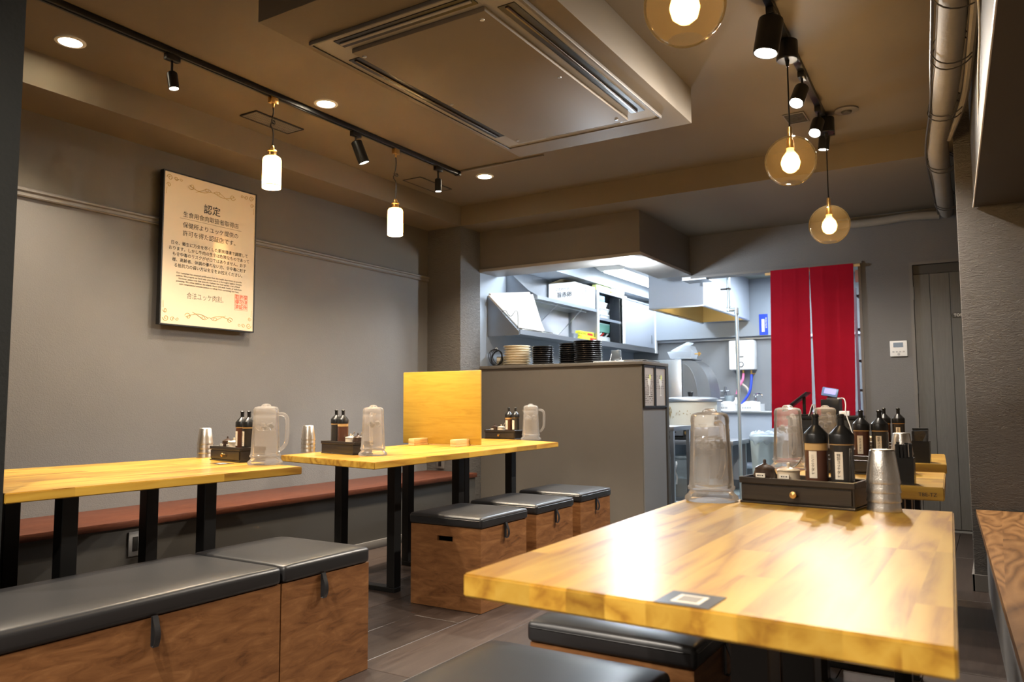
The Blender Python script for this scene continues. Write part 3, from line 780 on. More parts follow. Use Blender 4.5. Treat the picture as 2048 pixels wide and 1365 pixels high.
for sz in (1, -1):
    o_ = MB()
    for sy in (1, -1):
        base = sz * 0.395
        arc = [(0.0312, sy * (0.01 + 0.155 * t_), base - sz * (0.018 * math.sin(t_ * PI * 1.1))) for t_ in [i / 14 for i in range(15)]]
        o_.tube(arc, 0.0016, 4)
        o_.tube(curl(sy * 0.150, base + sz * 0.002, 0.022, 1.1, -sz, sy, a0=-sz * 0.2), 0.0016, 4)
        o_.tube(curl(sy * 0.045, base + sz * 0.006, 0.015, 0.9, sz, sy, a0=sz * 3.0), 0.0012, 4)
        o_.tube([(0.0312, sy * 0.002, base - sz * 0.004), (0.0312, sy * 0.035, base + sz * 0.018), (0.0312, sy * 0.085, base - sz * 0.012), (0.0312, sy * 0.12, base - sz * 0.026)], 0.0012, 4, sub=2)
    obj('scroll_ornament', o_, M_gold, p)
    for sy in (1, -1):
        o_ = MB(); cy, cz = sy * 0.298, sz * 0.418
        o_.tube(curl(cy, cz, 0.020, 1.3, sz, sy), 0.0018, 4)
        o_.tube(curl(cy - sy * 0.042, cz + sz * 0.004, 0.014, 1.2, -sz, -sy), 0.0015, 4)
        o_.tube(curl(cy + sy * 0.006, cz - sz * 0.045, 0.014, 1.2, sz, sy), 0.0015, 4)
        o_.tube(curl(cy - sy * 0.075, cz, 0.010, 1.0, sz, sy), 0.0013, 4)
        o_.tube([(0.0312, cy + sy * 0.018, cz - sz * 0.06), (0.0312, cy + sy * 0.02, cz - sz * 0.10)], 0.0012, 4)
        obj('corner_ornament', o_, M_gold, p)
# ------------------------------------------------------------------ tables
TT = 0.72


def table(label, quad, th, frames, m, group=None, rail=None):
    """quad: four top corners; frames: ((x0, x1), y) U-shaped steel legs"""
    t = thing('dining_table', label, 'table', (quad[0][0], quad[0][1], 0))
    ox, oy = quad[0]
    bm = bmesh.new()
    lo = [bm.verts.new((x - ox, y - oy, TT - th)) for x, y in quad]; up = [bm.verts.new((x - ox, y - oy, TT)) for x, y in quad]
    bm.faces.new(lo[::-1]); bm.faces.new(up)
    for i in range(4): bm.faces.new((lo[i], lo[(i + 1) % 4], up[(i + 1) % 4], up[i]))
    bmesh.ops.bevel(bm, geom=bm.edges[:], offset=0.003, segments=2, affect='EDGES')
    obj('tabletop', MB().bm(bm), m, t)
    for xs, y in frames:
        if isinstance(y, tuple):      # frame set lengthwise
            x = xs[0] - ox; ya, yb = y[0] - oy, y[1] - oy; wd, dp = 0.056, 0.030
            for yy in (ya, yb):
                obj('leg', MB().box((x - wd / 2, yy - dp, 0.026), (x + wd / 2, yy + dp, TT - th - 0.007), 0.002, seg=1), M_black, t)
            obj('foot_bar', MB().box((x - wd / 2, ya - dp, 0), (x + wd / 2, yb + dp, 0.025), 0.002, seg=1), M_black, t)
            obj('mounting_plate', MB().box((x - wd / 2 - 0.03, ya - dp - 0.01, TT - th - 0.006), (x + wd / 2 + 0.03, yb + dp + 0.01, TT - th - 0.0005)), M_black, t)
            continue
        xa, xb = xs
        xa -= ox; xb -= ox; y -= oy; wd, dp = 0.052, 0.028
        for x in (xa, xb):
            obj('leg', MB().box((x - wd / 2, y - dp, 0.026), (x + wd / 2, y + dp, TT - th - 0.007), 0.002, seg=1), M_black, t)
        obj('foot_bar', MB().box((xa - wd / 2, y - dp, 0), (xb + wd / 2, y + dp, 0.025), 0.002, seg=1), M_black, t)
        obj('mounting_plate', MB().box((xa - wd / 2 - 0.03, y - dp - 0.01, TT - th - 0.006), (xb + wd / 2 + 0.03, y + dp + 0.01, TT - th - 0.0005)), M_black, t)
    return t


table('large pale laminated wood table in the right foreground', [(-0.722, 1.020), (-0.047, 0.988), (-0.098, 2.188), (-0.744, 2.172)], 0.036, [((-0.318,), (1.19, 1.50)), ((-0.45,), (1.75, 2.05))], M_pine)
t1b = table('small pale wood table behind the large front table, stamped on its edge', [(-0.760, 2.775), (-0.147, 2.775), (-0.172, 3.370), (-0.770, 3.370)], 0.042, [((-0.56, -0.30), 2.95), ((-0.56, -0.30), 3.2)], M_pineX)
text('TBE-TZ', 0.016, M_ink, t1b, (0.567, -0.0006, TT - 0.024), FRONT, name='stamped_mark')
table('small pale wood table farthest back on the right, near the toilet door', [(-0.800, 3.800), (-0.188, 3.800), (-0.230, 4.540), (-0.810, 4.540)], 0.040, [((-0.60, -0.36), 4.0), ((-0.60, -0.36), 4.34)], M_pineX)
table('pale wood table at the far left against the dark partition', [(-2.555, 1.222), (-2.530, 2.388), (-3.440, 2.600), (-3.560, 1.222)][::1], 0.032, [((-3.10, -2.72), 1.50), ((-3.10, -2.72), 2.06)], M_pine)
table('long pale wood table holding the yellow divider board', [(-2.411, 2.711), (-2.560, 4.745), (-3.36, 5.08), (-3.205, 2.875)], 0.032, [((-3.12, -2.74), 3.24), ((-3.12, -2.74), 3.82), ((-3.12, -2.745), 4.42)], M_pine)

# small stickers on tables
s_ = thing('table_sticker', 'dark rectangular sticker with a pale square near the front edge of the large table', 'sticker', (-0.362, 1.041, TT))
s_.rotation_euler = (0, 0, -0.03)
obj('sticker_sheet', MB().prism([(-0.038, -0.036), (0.038, -0.036), (0.038, 0.036), (-0.038, 0.036)], 0.0008, 'z', 0.0002), mat('slate_sticker', (0.05, 0.052, 0.056), 0.35, coat=0.5), s_)
obj('pale_frame', MB().box((-0.020, -0.022, 0.001), (0.020, 0.020, 0.0013)), M_label, s_)
obj('centre_square', MB().box((-0.014, -0.016, 0.0013), (0.014, 0.014, 0.0016)), mat('grey_print', (0.22, 0.20, 0.17), 0.5), s_)
s_ = thing('table_sticker', 'dark flat sticker before the drawer caddy on the far left table', 'sticker', (-2.985, 2.335, TT))
s_.rotation_euler = (0, 0, -0.2)
obj('sticker_sheet', MB().box((-0.045, -0.035, 0.0002), (0.045, 0.035, 0.001)), MATS['slate_sticker'], s_)
obj('pale_frame', MB().box((-0.020, -0.018, 0.001), (0.020, 0.018, 0.0013)), M_label, s_)

# ------------------------------------------------------------------ storage stools and bench boxes


def cushion_mb(sx, sy, h, seam=True):
    """padded seat: rounded slab with a crowned top and a sewn seam line"""
    bm = bmesh.new(); n = 10
    bmesh.ops.create_cube(bm, size=1)
    for v in bm.verts: v.co = Vector((v.co.x * sx, v.co.y * sy, h / 2 + v.co.z * h))
    bmesh.ops.bevel(bm, geom=[e for e in bm.edges], offset=min(0.016, h * 0.3), segments=4, affect='EDGES', profile=0.55)
    bmesh.ops.subdivide_edges(bm, edges=[e for e in bm.edges if e.calc_length() > min(sx, sy) * 0.6], cuts=n, use_grid_fill=True)
    for v in bm.verts:
        if v.co.z > h * 0.9:
            u = min(1, max(0, 1 - abs(v.co.x) / (sx / 2))); w_ = min(1, max(0, 1 - abs(v.co.y) / (sy / 2)))
            v.co.z += 0.009 * min(1, u * 4) ** 0.7 * min(1, w_ * 4) ** 0.7
    return MB().bm(bm)


def strap(mb, x, y, z, dx, dy, L=0.075):
    """leather loop hanging from (x,y,z), standing off along (dx,dy)"""
    t = Vector((-dy, dx, 0)); nrm = Vector((dx, dy, 0)); p = Vector((x, y, z))
    pts = []
    for i in range(13):
        a = i / 12
        off = 0.006 + 0.011 * math.sin(a * PI); zz = -L * math.sin(a * PI * 0.5) if a <= 1 else 0
        pts.append(p + nrm * (0.004 + off * (0.5 + a)) + Vector((0, 0, -L * a)))
    back = [p + nrm * 0.003 + Vector((0, 0, -L * a * 0.97)) for a in [1, 0.75, 0.5, 0.25, 0]]
    path = pts + back
    w_ = 0.0085
    vs = []; fs = []
    for q in path: vs += [q - t * w_, q + t * w_]
    n = len(path)
    for i in range(n - 1): fs.append((2 * i, 2 * i + 1, 2 * i + 3, 2 * i + 2))
    mb.add(vs, fs, True)
    m2 = [v + nrm * 0.0025 for v in vs]
    mb.add(m2, [f[::-1] for f in fs], True)
    for i in range(n - 1):
        mb.add([vs[2 * i], vs[2 * i + 2], m2[2 * i + 2], m2[2 * i], vs[2 * i + 1], vs[2 * i + 3], m2[2 * i + 3], m2[2 * i + 1]], [(0, 1, 2, 3), (4, 7, 6, 5)])
    return mb


BH, CH = 0.392, 0.050


def stool(label, x, y, sx=0.42, sy=0.42, rz=0.0, group='storage stools with black padded lids', hole=True, strap_at=(1, 0)):
    """x, y: centre"""
    t = thing('storage_stool', label, 'stool', (x, y, 0), rz, group)
    hx, hy, th = sx / 2, sy / 2, 0.014
    b = MB()
    # box walls as panels; the near wall has a hand hole
    b.box((-hx, -hy + th, 0.002), (-hx + th, hy - th, BH)).box((hx - th, -hy + th, 0.002), (hx, hy - th, BH)).box((-hx, hy - th, 0.002), (hx, hy, BH)).box((-hx + th, -hy + th, 0.01), (hx - th, hy - th, 0.02))
    if hole:
        zc, hh, hw = BH - 0.060, 0.0125, 0.046
        b.box((-hx, -hy, 0.002), (hx, -hy + th, zc - hh)).box((-hx, -hy, zc + hh), (hx, -hy + th, BH)).box((-hx, -hy, zc - hh), (-hw, -hy + th, zc + hh)).box((hw, -hy, zc - hh), (hx, -hy + th, zc + hh))
    else:
        b.box((-hx, -hy, 0.002), (hx, -hy + th, BH))
    obj('box_body', b, M_oak, t)
    obj('padded_lid', cushion_mb(sx + 0.016, sy + 0.016, CH), M_leather, t, loc=(0, 0, BH + 0.001))
    obj('lid_seam', MB().tube([(-hx + .004, -hy - .0085, BH + CH - 0.012), (hx - .004, -hy - .0085, BH + CH - 0.012)], 0.0012, 4).tube([(hx + .0085, -hy + .004, BH + CH - 0.012), (hx + .0085, hy - .004, BH + CH - 0.012)], 0.0012, 4), M_blackp, t)
    if strap_at:
        dx, dy = strap_at
        obj('pull_strap', strap(MB(), dx * (hx + 0.002), dy * (hy + 0.002), BH + 0.008, dx, dy), M_leather, t)
    return t


s0 = stool('wooden box stool with black lid under the divider table, nearest of its row of three', -2.305, 3.315)
dup(s0, (-2.320, 3.865, 0), 0.0, 'wooden box stool with black lid, middle of the row of three by the divider table')
dup(s0, (-2.350, 4.445, 0), 0.0, 'wooden box stool with black lid, last of the row of three before the counter')
dup(s0, (-0.800, 1.335, 0), 0.0, 'black-lidded box stool at the bottom edge of the picture, half cut off')
dup(s0, (-0.805, 1.935, 0), 0.0, 'black-lidded box stool tucked under the large front table')
dup(s0, (-0.785, 2.50, 0), 0.0, 'wooden box stool glimpsed beneath the far end of the large front table')


def bench_box(label, x0, x1, y0, y1, straps):
    t = thing('bench_box', label, 'bench', ((x0 + x1) / 2, (y0 + y1) / 2, 0))
    hx, hy = (x1 - x0) / 2, (y1 - y0) / 2; th = 0.015
    b = MB().box((-hx, -hy + th, 0.002), (-hx + th, hy - th, BH)).box((hx - th, -hy + th, 0.002), (hx, hy - th, BH)).box((-hx, hy - th, 0.002), (hx, hy, BH)).box((-hx, -hy, 0.002), (hx, -hy + th, BH)).box((-hx + th, -hy + th, 0.01), (hx - th, hy - th, 0.02))
    obj('box_body', b, M_oak, t)
    obj('padded_lid', cushion_mb(2 * hx + 0.014, 2 * hy - 0.001, CH + 0.006), M_leather, t, loc=(0, 0, BH + 0.001))
    for y in straps:
        obj('pull_strap', strap(MB(), hx + 0.002, y - (y0 + y1) / 2, BH + 0.006, 1, 0, 0.085), M_leather, t)
    return t


bench_box('long black-padded wooden box bench running out of the lower left corner', -2.50, -2.035, 0.64, 1.835, [1.375])
bench_box('short black-padded wooden box bench at the end of the long one', -2.50, -2.035, 1.842, 2.262, [2.02])

# ------------------------------------------------------------------ table ware masters


def pitcher(label, loc, rz, sc=1.0, group='frosted water pitchers on the tables'):
    p = thing('water_pitcher', label, 'pitcher', loc, rz, group)
    obj('foot', MB().lathe([(0.0, 0.003), (0.055, 0.0), (0.073, 0.001), (0.077, 0.006), (0.075, 0.014), (0.066, 0.022), (0.062, 0.030), (0.060, 0.030), (0.060, 0.026), (0.0, 0.020)], 40), M_pitch, p)
    out = [(0.0, 0.031), (0.060, 0.031), (0.067, 0.034), (0.068, 0.041), (0.064, 0.045), (0.0625, 0.06), (0.0555, 0.200), (0.0565, 0.203), (0.0565, 0.207), (0.0550, 0.209), (0.0545, 0.222)]
    inn = [(0.0520, 0.222), (0.0530, 0.20), (0.0595, 0.060), (0.056, 0.038), (0.0, 0.036)]
    obj('body', MB().lathe(out + inn, 40), M_pitch, p)
    obj('water', MB().lathe([(0, 0.0375), (0.0545, 0.040), (0.0580, 0.060), (0.0526, 0.178), (0.0, 0.179)], 36), M_water, p)
    ice = MB()
    ri = random.Random(5)
    for q in range(7):
        a = q * 2.4; mi = Matrix.Translation((0.030 * math.cos(a), 0.030 * math.sin(a), 0.160 + 0.012 * (q % 2))) @ Matrix.Rotation(ri.random() * 3, 4, Vector((ri.random(), ri.random(), 1)).normalized())
        ice.box((-0.011, -0.011, -0.009), (0.011, 0.011, 0.009), 0.004, mx=mi, seg=1)
    ic_ = obj('ice', ice, M_ice, p); ic_['kind'] = 'stuff'
    obj('lid', MB().lathe([(0.0545, 0.2225), (0.0555, 0.232), (0.0545, 0.244), (0.049, 0.253), (0.036, 0.257), (0.022, 0.258), (0.020, 0.263), (0.012, 0.268), (0.0, 0.269), (0.0, 0.266), (0.018, 0.258), (0.034, 0.2545), (0.047, 0.250), (0.052, 0.242), (0.053, 0.2225)], 40), M_pitch, p)
    hp = [(0.053, 0, 0.222), (0.078, 0, 0.224), (0.096, 0, 0.212), (0.100, 0, 0.185), (0.0985, 0, 0.120), (0.096, 0, 0.095), (0.078, 0, 0.070), (0.061, 0, 0.062)]
    obj('handle', MB().tube(hp, 0.0085, 10, sub=2), M_pitch, p)
    sp = MB().add([(-0.0540, 0.014, 0.224), (-0.0540, -0.014, 0.224), (-0.068, 0.0, 0.2225), (-0.0560, 0.0, 0.202)], [(0, 1, 2), (0, 2, 3), (2, 1, 3), (1, 0, 3)])
    obj('spout', sp, M_pitch, p)
    p.scale = (sc,) * 3
    return p


pit = pitcher('frosted water pitcher on the far left table, handle to the right', (-2.775, 2.400, TT), 0.45, 1.0)
dup(pit, (-2.755, 3.085, TT), -0.95, 'frosted water pitcher on the near end of the long divider table', scale=0.97)
dup(pit, (-2.895, 4.945, TT), 0.40, 'frosted water pitcher on the far end of the divider table by the counter', scale=0.98)
dup(pit, (-0.668, 2.110, TT), 1.50, 'large frosted water pitcher on the big front table at its left edge', scale=0.93)
dup(pit, (-0.715, 3.270, TT), 1.50, 'frosted water pitcher standing just behind the front caddy, on the stamped table', scale=0.95)
dup(pit, (-0.735, 4.20, TT), 1.50, 'frosted water pitcher farthest back on the right, in front of the red curtain', scale=0.93)


def caddy(label, loc, rz, drawer=True, group='dark drawer caddies for condiments'):
    c = thing('condiment_caddy', label, 'caddy', loc, rz, group)
    L, D, Hh = 0.145, 0.064, 0.052
    obj('case', MB().box((-L, -D + 0.004, 0.006), (L, D, Hh), 0.0015, seg=1).box((-L - 0.002, -D - 0.002, 0), (L + 0.002, D + 0.002, 0.006), 0.0015, seg=1), M_caddy, c)
    rim = MB()
    rim.box((-L - 0.003, -D - 0.003, Hh), (L + 0.003, -D + 0.004, Hh + 0.016), 0.0015, seg=1).box((-L - 0.003, D - 0.004, Hh), (L + 0.003, D + 0.003, Hh + 0.016), 0.0015, seg=1)
    rim.box((-L - 0.003, -D + 0.004, Hh), (-L + 0.004, D - 0.004, Hh + 0.016), 0.0015, seg=1).box((L - 0.004, -D + 0.004, Hh), (L + 0.003, D - 0.004, Hh + 0.016), 0.0015, seg=1)
    obj('tray_rim', rim, M_caddy, c)
    d = obj('drawer', MB().box((-L + 0.006, -D - 0.001, 0.010), (L - 0.006, -D + 0.004, Hh - 0.004), 0.001, seg=1), M_caddy, c)
    k_ = obj('drawer_knob', MB().lathe([(0.0, 0), (0.004, 0), (0.0035, 0.006), (0.009, 0.010), (0.0085, 0.015), (0.0, 0.0175)], 18, Matrix.Translation((0, -D - 0.001, 0.030)) @ Matrix.Rotation(PI / 2, 4, 'X')), M_brass, d)
    return c


# boxes: (centre x, centre y, rotation, where)
cad_spots = [('dark caddy with a brass drawer knob on the big front table', -0.438, 2.160, -0.14, 'front caddy'),
             ('dark condiment caddy with drawer on the far left table', -3.085, 2.500, -0.20, 'far left caddy'),
             ('dark condiment caddy showing its plain back on the near end of the divider table', -2.985, 3.135, PI - 0.20, 'plain-backed caddy'),
             ('dark condiment caddy with drawer on the far end of the divider table', -3.165, 5.015, -0.12, 'caddy by the counter'),
             ('dark condiment caddy on the stamped table behind the front one', -0.475, 3.205, -0.05, 'second right-hand caddy'),
             ('dark condiment caddy on the rearmost right table', -0.520, 4.330, 0.0, 'rearmost right caddy')]
c0 = None


def bottle(label, loc, rz, sauce, oil, txt):
    b = thing('sauce_bottle', label, 'bottle', loc, rz, 'labelled sauce bottles standing in the caddies')
    obj('bottle_body', MB().lathe([(0, 0), (0.026, 0), (0.0285, 0.003), (0.0285, 0.1075 - oil), (0.0, 0.1075 - oil)], 28), sauce, b)
    z0, z1 = 0.108 - oil, 0.108
    obj('oil_band', MB().lathe([(0, z0), (0.0285, z0), (0.0285, z1), (0.0, z1)], 28), M_oil, b)
    obj('nozzle_cap', MB().lathe([(0, z1), (0.0300, z1), (0.0300, z1 + 0.022), (0.0285, z1 + 0.025), (0.011, z1 + 0.044), (0.0085, z1 + 0.046), (0.0080, z1 + 0.066), (0.0095, z1 + 0.067), (0.0095, z1 + 0.072), (0.0065, z1 + 0.075), (0.0, z1 + 0.073)], 28), M_blackp, b)
    vs = []; fs = []; n = 6
    for i in range(n + 1):
        a = -PI / 2 + (i / n - 0.5) * 0.68
        for z in (0.020, 0.088): vs.append((0.0291 * math.cos(a), 0.0291 * math.sin(a), z))
    for i in range(n): fs.append((2 * i, 2 * i + 2, 2 * i + 3, 2 * i + 1))
    lb = obj('paper_label', MB().add(vs, fs, True), M_label, b)
    text(txt, 0.0092, M_ink, lb, (0, -0.0300, 0.054), FRONT, vertical=True, res=1)
    return b


def jar(label, loc, kind, lab=True, spoon=False, rz=0.0):
    j = thing('lidded_jar', label, 'jar', loc, rz, 'small lidded condiment jars in the caddies')
    if kind == 'b':
        obj('pot', MB().lathe([(0, 0), (0.024, 0), (0.029, 0.010), (0.030, 0.020), (0.025, 0.033), (0.026, 0.037), (0.022, 0.037), (0.0, 0.034)], 28), M_jarb, j)
        obj('lid', MB().lathe([(0.0255, 0.0375), (0.020, 0.042), (0.008, 0.047), (0.004, 0.050), (0.0045, 0.056), (0.0025, 0.060), (0, 0.060)], 24), M_jarb, j)
    else:
        obj('pot', MB().lathe([(0, 0), (0.029, 0), (0.030, 0.008), (0.0285, 0.012), (0.0285, 0.030), (0.030, 0.032), (0.024, 0.034), (0.0, 0.033)], 28), M_jarw, j)
        obj('lid', MB().lathe([(0.0295, 0.0345), (0.026, 0.038), (0.010, 0.041), (0.0035, 0.044), (0.0050, 0.053), (0.0, 0.055)], 24), M_jarw, j)
    if lab:
        l_ = obj('paper_label', MB().box((-0.013, -0.0325, 0.014), (0.013, -0.0305, 0.025), 0.0005, seg=1), M_label, j)
        obj('ink_marks', MB().box((-0.008, -0.0329, 0.018), (-0.004, -0.0326, 0.021)).box((-0.002, -0.0329, 0.018), (0.001, -0.0326, 0.021)).box((0.004, -0.0329, 0.018), (0.008, -0.0326, 0.021)), M_ink, l_)['kind'] = 'stuff'
    if spoon:
        obj('spoon_handle', MB().tube([(0.010, 0, 0.040), (0.026, 0.0, 0.052), (0.036, 0, 0.068)], 0.0020, 6, sub=2), M_steel, j)
    return j


for i, (lab, x, y, rz, where) in enumerate(cad_spots):
    if c0 is None: c0 = caddy(lab, (x, y, TT), rz)
    else: dup(c0, (x, y, TT), rz, lab)
    flip = i == 2
    cs, sn = math.cos(rz), math.sin(rz)

    def W(u, v): return (x + u * cs - v * sn, y + u * sn + v * cs, TT + 0.0525)
    face = rz + (PI if flip else 0)
    ub, uw, u1, u2 = (-0.098, -0.034, 0.040, 0.104)
    if i in (0,): v1 = -0.012
    else: v1 = 0.0
    one, two = ('black-sauce bottle', 'brown-sauce bottle') if flip else ('brown-sauce bottle', 'black-sauce bottle')
    if flip:
        bottle('black-sauce bottle seen from behind, left of the pair in the plain-backed caddy', W(0.102, 0), rz, M_sauce2, 0.006, '特製ユッケダレ')
        bottle('brown-sauce bottle seen from behind, right of the pair in the plain-backed caddy', W(0.038, 0), rz, M_sauce1, 0.015, 'ニンニクダレ')
        jar('cream lidded jar with a spoon in the plain-backed caddy', W(-0.034, 0.0), 'w', False, True, face)
        jar('dark brown lidded jar at the right end of the plain-backed caddy', W(-0.100, 0.0), 'b', False, True, face)
    else:
        jar('dark brown lidded jar at the left end of the ' + where, W(ub, v1), 'b', True, False, rz)
        jar('cream lidded jar right of the brown one in the ' + where, W(uw, v1), 'w', i in (0, 1), i in (0, 3), rz)
        oils = {0: (0.018, 0.003), 1: (0.006, 0.006), 3: (0.012, 0.003), 4: (0.004, 0.004), 5: (0.006, 0.004)}[i]
        bottle('brown-sauce bottle, left of the labelled pair in the ' + where, W(u1, v1), rz, M_sauce1, oils[0], 'ニンニクダレ')
        bottle('black-sauce bottle, right of the labelled pair in the ' + where, W(u2, v1), rz, M_sauce2, oils[1], '特製ユッケダレ')

# upturned nested steel tumblers


def hammered():
    m = mat('hammered_steel', (0.82, 0.77, 0.70), 0.30, 1.0)
    nt = m.node_tree; tc = nt.nodes.new('ShaderNodeTexCoord'); v = nt.nodes.new('ShaderNodeTexVoronoi'); v.inputs['Scale'].default_value = 300
    nt.links.new(tc.outputs['Object'], v.inputs['Vector']); bp = nt.nodes.new('ShaderNodeBump'); bp.inputs['Strength'].default_value = 0.3; bp.inputs['Distance'].default_value = 0.0008
    nt.links.new(v.outputs['Distance'], bp.inputs['Height']); nt.links.new(bp.outputs['Normal'], nt.nodes['Principled BSDF'].inputs['Normal'])
    return m


M_ham = hammered()
cup_me = MB().lathe([(0.0395, 0.0), (0.0398, 0.002), (0.0380, 0.010), (0.0368, 0.0225), (0.0352, 0.034), (0.0290, 0.077), (0.0270, 0.081), (0.0, 0.082), (0.0, 0.080), (0.0262, 0.0795), (0.0280, 0.077), (0.0342, 0.034), (0.0358, 0.0225), (0.0372, 0.010), (0.0386, 0.0)], 40).mesh('steel_tumbler')
cup_me.materials.append(M_ham)
cup_me.polygons.foreach_set('use_smooth', [True] * len(cup_me.polygons))
CUPORD = ['bottommost', 'second from the bottom', 'third from the bottom', 'topmost']
for (x, y, where) in ((-0.243, 2.122, 'on the big front table'), (-0.308, 3.290, 'on the stamped table behind'), (-3.385, 2.545, 'on the far left table'), (-3.262, 3.120, 'beside the plain-backed caddy')):
    for i in range(4):
        tag(obj('steel_tumbler', cup_me, M_ham, loc=(x, y, TT + 0.0005 + i * 0.0225)), '%s hammered steel tumbler of the upturned stack %s' % (CUPORD[i], where), 'tumbler', 'hammered steel tumblers stacked upside down')

# packet holders
for (x, y, lab, n, rz) in ((-0.262, 2.600 + 0.25, 'black square holder packed with upright black sticks on the stamped table', 9, 0.0), (-0.290, 3.905, 'black square holder with a black foil packet on the rearmost right table', 1, 0.0)):
    h = thing('packet_holder', lab, 'holder', (x, y, TT), rz)
    s2, hh = (0.030, 0.085) if n > 1 else (0.036, 0.092)
    b = MB().box((-s2, -s2, 0), (s2, -s2 + 0.003, hh)).box((-s2, s2 - 0.003, 0), (s2, s2, hh)).box((-s2, -s2 + 0.003, 0), (-s2 + 0.003, s2 - 0.003, hh)).box((s2 - 0.003, -s2 + 0.003, 0), (s2, s2 - 0.003, hh)).box((-s2 + 0.003, -s2 + 0.003, 0), (s2 - 0.003, s2 - 0.003, 0.004))
    obj('holder_box', b, M_blackp, h)
    if n > 1:
        for q in range(14):
            px, py = -0.022 + (q % 5) * 0.011, -0.018 + (q // 5) * 0.017
            top = hh + 0.038 + random.random() * 0.012
            st = MB().box((-0.0042, -0.0025, 0.005), (0.0042, 0.0025, top), 0.0008, seg=1)
            st.box((-0.0047, -0.003, top - 0.004), (0.0047, 0.003, top))
            obj('wrapped_stick', st, M_blackp, h, loc=(px, py, 0), rot=(random.uniform(-.05, .05), random.uniform(-.05, .05), random.uniform(-.4, .4)))
    else:
        pk = MB().hexa([(-0.030, -0.024, 0.006), (0.030, -0.024, 0.006), (0.030, 0.024, 0.006), (-0.030, 0.024, 0.006)], [(-0.032, -0.026, 0.136), (0.031, -0.021, 0.139), (0.033, 0.022, 0.146), (-0.030, 0.020, 0.142)])
        obj('foil_packet', pk, mat('black_foil', (0.02, 0.022, 0.025), 0.15, coat=1.0, bump=(60, 0.8, 0.004)), h)
        obj('packet_seal', MB().box((-0.031, -0.004, 0.140), (0.032, 0.002, 0.150), 0.001, seg=1), M_blackp, h)

# divider board on the long table
d = thing('divider_board', 'upright yellow oak-grain divider board on two block feet', 'divider', (-3.062, 4.08, TT), 0.0)
obj('board', MB().box((-0.312, -0.007, 0.006), (0.312, 0.007, 0.476), 0.004), M_divider, d)
for x in (-0.125, 0.205):
    f = MB().box((x - 0.024, -0.15, 0), (x + 0.024, 0.13, 0.014), 0.002, seg=1).box((x - 0.024, -0.150, 0.0145), (x + 0.024, -0.008, 0.044), 0.003)
    f.box((x - 0.024, 0.008, 0.0145), (x + 0.024, 0.06, 0.044), 0.003)
    obj('block_foot', f, M_block, d)
# ------------------------------------------------------------------ on the serving counter
CT = 1.3115


def stack(name, n, x, y, r, dz, m, tint, word, grp, jitter=0.002):
    prof = [(0, 0), (r * 0.52, 0), (r * 0.56, 0.002), (r * 0.80, 0.006), (r * 0.97, 0.016), (r, 0.020), (r * 0.99, 0.0225), (r * 0.95, 0.0205), (r * 0.78, 0.0105), (r * 0.5, 0.006), (0, 0.006)]
    me = MB().lathe(prof, 36).mesh('plate'); me.materials.append(m); me.polygons.foreach_set('use_smooth', [True] * len(me.polygons))
    for i in range(n):
        w_ = 'topmost' if i == n - 1 else ORD[i]
        o_ = obj('plate', me, m, loc=(x + random.uniform(-1, 1) * jitter, y + random.uniform(-1, 1) * jitter, CT + i * dz))
        tag(o_, '%s %s plate of the %s' % (w_, tint, word), 'plate', grp)


stack('c', 8, -3.545, 5.825, 0.118, 0.0218, M_cream, 'cream', 'cream counter stack', 'cream plates stacked on the counter', 0.003)
stack('d', 9, -3.295, 5.840, 0.096, 0.0175, M_plateb, 'small black', 'short counter stack by the cream one', 'small black plates stacked on the counter')
stack('e', 10, -3.085, 5.960, 0.108, 0.0180, M_plateb, 'black', 'middle black counter stack', 'black plates in the middle stack')
stack('f', 11, -2.855, 5.820, 0.120, 0.0165, M_plateb, 'black', 'rightmost black counter stack', 'black plates in the rightmost stack')

cc = thing('cable_coil', 'coiled black cable with a grey plug box at the left end of the counter', 'cable', (-3.735, 5.775, CT))
for i in range(6):
    ring = [(0.066 * math.cos(a) * (1 - 0.05 * i) + 0.004 * i, 0.012 * math.sin(a * 2 + i) + (i - 3) * 0.004, 0.078 + 0.074 * math.sin(a) * (1 - 0.04 * i)) for a in [2 * PI * k_ / 28 for k_ in range(28)]]
    obj('cable_loop', MB().tube(ring, 0.0033, 6, closed=True), M_blackp, cc)
obj('plug_box', MB().box((-0.012, 0.028, 0.0), (0.062, 0.070, 0.088), 0.004), mat('khaki_plastic', (0.30, 0.27, 0.20), 0.5), cc)
obj('plug_label', MB().box((-0.006, 0.0255, 0.050), (0.056, 0.0279, 0.078)), M_label, cc)
obj('cable_tie', MB().tube([(0.0, -0.01, 0.142), (0.004, -0.006, 0.168), (0.014, 0.008, 0.160), (0.006, 0.014, 0.140)], 0.003, 6, sub=2), M_paper, cc)
h = thing('card_stand', 'small clear-fronted dark holder with wire feet on the counter right of the plates', 'holder', (-2.655, 5.93, CT))
obj('holder_panel', MB().box((-0.038, -0.004, 0.018), (0.038, 0.030, 0.112), 0.002), mat('smoked_acrylic', (0.09, 0.10, 0.11), 0.15, coat=0.6), h)
obj('wire_foot', MB().tube([(-0.050, -0.03, 0.003), (-0.040, -0.01, 0.05), (-0.036, 0.0, 0.09)], 0.003, 6), M_steel, h)
obj('wire_foot', MB().tube([(0.038, 0.0, 0.05), (0.055, -0.005, 0.045), (0.052, -0.02, 0.012), (0.038, -0.02, 0.003)], 0.003, 6, sub=1), M_steel, h)
o_ = thing('notepad', 'pale ruled notepad lying on the counter beside the card stand', 'notepad', (-2.62, 5.76, CT))
obj('cover', MB().box((-0.13, -0.06, 0.0005), (0.13, 0.09, 0.010), 0.002), M_paper, o_)
